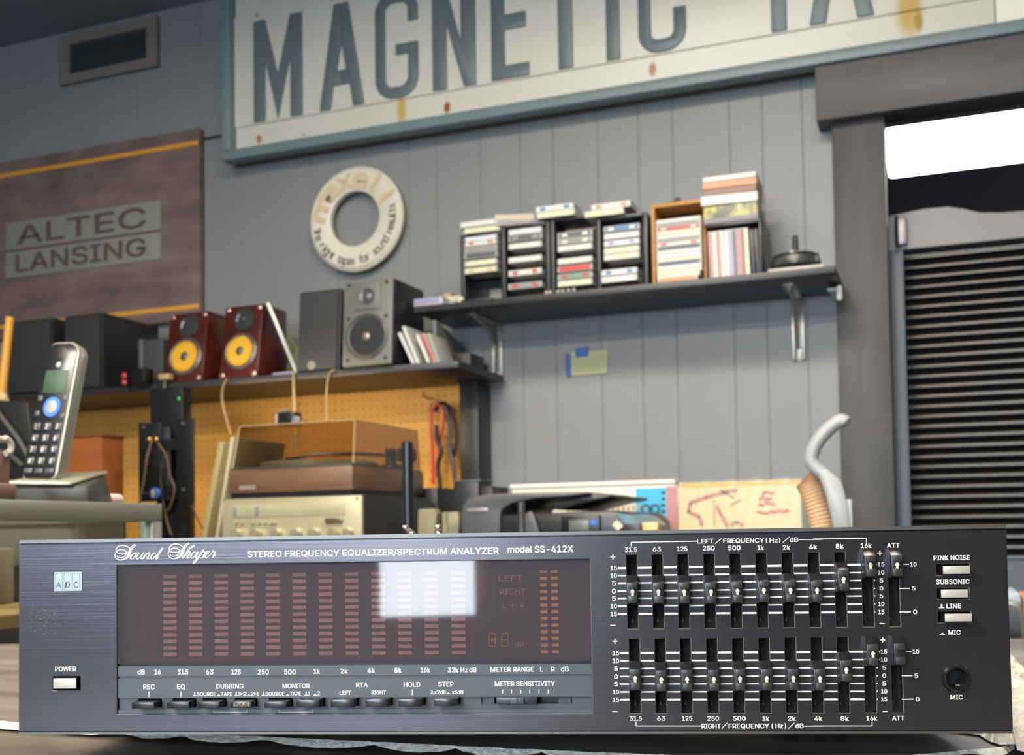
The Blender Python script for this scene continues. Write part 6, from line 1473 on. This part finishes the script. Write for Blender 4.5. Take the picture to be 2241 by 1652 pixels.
# slate strips under the display
mb = MB(); plate(mb, 45.7, 257.3, -61.6, -57.1, [], P, -4, -.9); scs = obj('scale_strip', mb, slate, eqz, bevel=.0001, seg=1)
mb = MB(); plate(mb, 45.7, 257.3, -57.1, -56.0, [], P, -4, -2.2); obj('strip_groove', mb, raild, eqz)
mb = MB(); plate(mb, 45.7, 257.3, -62.9, -61.6, [], P, -4, -1.7); obj('strip_groove', mb, slate, eqz)
bt = [(1, 912, 1068, 1287, 1331), (1, 1155, 1310, 1285, 1330), (1, 1366, 1522, 1284, 1329), (1, 1593, 1740, 1282, 1326), (1, 1830, 1986, 1283, 1327), (2, 151, 310, 1250, 1302), (2, 383, 545, 1247, 1300), (2, 622, 777, 1245, 1298), (2, 846, 1005, 1243, 1296), (2, 1089, 1247, 1240, 1292)]
bh = []
for i, (c, x0, x1, y0, y1) in enumerate(bt):
    a = Ec(c, x0, y1, 5.5); b = Ec(c, x1, y0, 5.5); bh.append((a[0]-.35, b[0]+.35, max(a[1]-.5, -76.2), b[1]+.6))
ms0, ms1 = Ec(2, 1408, 1282), Ec(2, 2027, 1228); bh.append((ms0[0], ms1[0], ms0[1], ms1[1]))
mb = MB(); plate(mb, 45.7, 257.3, -71.2, -62.9, [], P, -4, -.9); bst = obj('button_strip', mb, slate, eqz, bevel=.0001, seg=1)
lowh = [h for h in bh]
wt = max(h[3] for h in lowh)+.02
mb = MB(); plate(mb, 45.7, 257.3, -76.4, -71.2, [(h[0], h[1], h[2], min(h[3], -71.3)) for h in lowh], P, -6, -1.9); obj('button_recess', mb, M('slate_dark_plastic', '363c44', .45, 0, .05, 200), eqz)
mb = MB(); plate(mb, 45.7, 257.3, -78.15, -76.4, [], P, -4, -.9); lst = obj('lower_ledge', mb, slate, eqz, bevel=.0001, seg=1)
mb = MB(); mb.quad(P(45.7, -78, -6.2), P(257.3, -78, -6.2), P(257.3, -60, -6.2), P(45.7, -60, -6.2)); obj('recess_floor', mb, bside, eqz)
kbm = M('key_black_gloss', '17181b', .25, 0, .1, 300); worn = two_tone('key_worn', '2a2621', '9a8a66', 900, (1, 1, 1), .4, .45, .65, 0)
nmb = ['rec', 'eq', 'source dubbing', 'worn second dubbing', 'source monitor', 'second monitor', 'left rta', 'right rta', 'hold', 'step']
for i, (c, x0, x1, y0, y1) in enumerate(bt):
    o = button('key_button', c, x0, x1, y0, y1, 5.5, kbm, lab=None, back=-5.9, bev=.0002); o['label'] = f'black {nmb[i]} key'
    if i == 3:
        a = Ec(c, x0+24, y1-10, 5.55); b = Ec(c, x1-8, y0+8, 5.55); mb = MB(); mb.quad(P(a[0], a[1], 5.56), P(b[0], a[1], 5.56), P(b[0], b[1], 5.56), P(a[0], b[1], 5.56)); obj('worn_patch', mb, worn, o)
a = Ec(2, 1408, 1282, -5); b = Ec(2, 1505, 1228, -5)
blocks = ((1410, 1500), (1938, 2022))
for x0, x1 in blocks:
    a = Ec(2, x0, 1280, -3); b = Ec(2, x1, 1230, -3); mb = MB(); mb.quad(P(a[0], a[1], -3), P(b[0], a[1], -3), P(b[0], b[1], -3), P(a[0], b[1], -3)); obj('slider_block', mb, M('slate_dark_plastic'), eqz)
sk = button('sensitivity_slider', 2, 1513, 1790, 1232, 1280, 1.5, M('sens_knob_dark', '26282a', .35), back=-5.9)
o = button('grip', 2, 1610, 1700, 1234, 1278, 3.0, slate, parent=sk, back=1.5); 
strokes(2, [[(1655, 1236), (1655, 1276)]], 6, 3.05, M('button_well_black'), sk, 'grip_line')
# legends on strips
N9 = -.86
def L1(s, x0, x1, y0, y1, par=scs, **k): label(1, s, x0, x1, y0, y1, N9, None, par, **k)
def L2(s, x0, x1, y0, y1, par=scs, **k): label(2, s, x0, x1, y0, y1, N9, None, par, **k)
for s, x0, x1 in (('dB', 952, 1003), ('16', 1070, 1113), ('31.5', 1232, 1304), ('63', 1426, 1478), ('125', 1602, 1668), ('250', 1785, 1862), ('500', 1968, 2048)): L1(s, x0, x1, 1061, 1093)
for s, x0, x1, y in (('1k', 268, 312, 1055), ('2k', 452, 502, 1053), ('4k', 635, 687, 1049), ('8k', 818, 868, 1047), ('16k', 998, 1063, 1045), ('32k Hz', 1182, 1318, 1045), ('dB', 1328, 1378, 1044), ('METER RANGE', 1473, 1770, 1041), ('L', 1812, 1832, 1040), ('R', 1886, 1912, 1040), ('dB', 1953, 2005, 1039)): L2(s, x0, x1, y-16, y+16)
L1('REC', 992, 1072, 1164, 1196, bst); L1('EQ', 1226, 1282, 1164, 1195, bst); L1('DUBBING', 1498, 1686, 1160, 1191, bst); L1('MONITOR', 1957, 2145, 1158, 1189, bst)
sy = lambda c, x0, x1, y0, y1, o_: sym_in(c, x0, x1, y0, y1, o_, bst, N9)
sy(1, 1335, 1361, 1216, 1243, True); L1('SOURCE', 1363, 1495, 1217, 1243, bst); sy(1, 1502, 1528, 1222, 1243, False); L1('TAPE', 1530, 1608, 1216, 1242, bst)
sy(1, 1624, 1648, 1215, 1242, True); L1('1', 1651, 1661, 1215, 1241, bst); L1('2', 1686, 1706, 1215, 1241, bst); sy(1, 1710, 1735, 1222, 1242, False); L1('2', 1738, 1757, 1215, 1241, bst); L1('1', 1780, 1790, 1215, 1241, bst)
mb = MB()
for x in (1667, 1761): mb.add([P(*Ec(1, a_, b_, N9), N9) for a_, b_ in ((x, 1219), (x+17, 1228), (x, 1238))], [(0, 1, 2)])
obj('symbol', mb, white, bst)
sy(1, 1812, 1836, 1214, 1241, True); L1('SOURCE', 1839, 1970, 1215, 1241, bst); sy(1, 1980, 2004, 1221, 1241, False); L1('TAPE', 2008, 2085, 1214, 1240, bst); sy(1, 2108, 2132, 1213, 1240, True); L1('1', 2136, 2146, 1214, 1240, bst); sy(1, 2170, 2194, 1220, 1240, False)
L2('2', 293, 312, 1191, 1217, bst); L2('RTA', 558, 638, 1131, 1162, bst); L2('LEFT', 445, 524, 1188, 1214, bst); L2('RIGHT', 663, 762, 1186, 1212, bst); L2('HOLD', 882, 995, 1128, 1160, bst); L2('STEP', 1117, 1222, 1126, 1158, bst)
sy(2, 1062, 1088, 1184, 1210, True); L2('x2dB', 1090, 1170, 1184, 1210, bst); sy(2, 1175, 1201, 1190, 1210, False); L2('x3dB', 1210, 1288, 1183, 1209, bst); L2('METER SENSITIVITY', 1503, 1912, 1122, 1154, bst)
strokes(1, [[(1032, 1216), (1032, 1247)], [(1253, 1214), (1253, 1245)]], 5, N9, None, bst); strokes(2, [[(940, 1181), (940, 1214)]]+[[(x, 1181), (x, 1203)] for x in (1556, 1617, 1680, 1741, 1804, 1866)], 5, N9, None, bst)
strokes(1, [[(1480, 1342), (1480, 1356), (1708, 1356), (1708, 1342)], [(1932, 1341), (1932, 1356), (2163, 1355), (2163, 1340)]], 5, N9, M('print_grey_white', 'a9adae', .5), lst)
# microphone jack
c = P(uj, wj, 0)
jk = obj('microphone_jack', MB().lathe([(.0046, -.012), (.0044, -.001), (.0040, .0010), (.0045, .0022), (.0052, .0021), (.0058, .0009), (.0060, -.0005)], c, EN, 48, True), M('jack_black_gloss', '1a1a1b', .2), eqz, smooth=True)
obj('bore', MB().lathe([(0, -.012), (.0046, -.0119)], c, EN, 32), M('bore_black', '050505', .6), jk)
obj('spring_contact', MB().box(-.0008, .0008, -.0008, .0008, -.0004, .0004), M('contact_brass', 'c9c2a8', .2, .9), jk, local=True).location = base_l+LV(uj+1.4, wj-3.2, -3)
# bits of twisted wire on top of the unit
tw = M('tin_wire', 'b3a69c', .25, .8)
a, b = at(886, 1152, .62), at(905, 1166, .62)
for i, (pts, lab) in enumerate((([(886, 1152), (892, 1158), (897, 1162), (904, 1168)], 'twisted silver wire end above the equalizer top edge'), ([(958, 1150), (960, 1160), (961, 1172)], 'short silver wire pair above the equalizer top edge'))):
    D = .70
    base_p = [Vector(ray(x, y))*D+Vector((0, 0, CZ)) for x, y in pts]; S_ = spline(base_p, 6); mb = MB()
    for ph_ in (0, math.pi):
        mb.tube([p+_r*math.cos(k*.9+ph_)*.0011+_f*math.sin(k*.9+ph_)*.0011 for k, p in enumerate(S_)], .0011, 6)
    tag(obj('twisted_wire', mb, tw, smooth=True), lab, 'wire', 'silver wire ends over the equalizer')
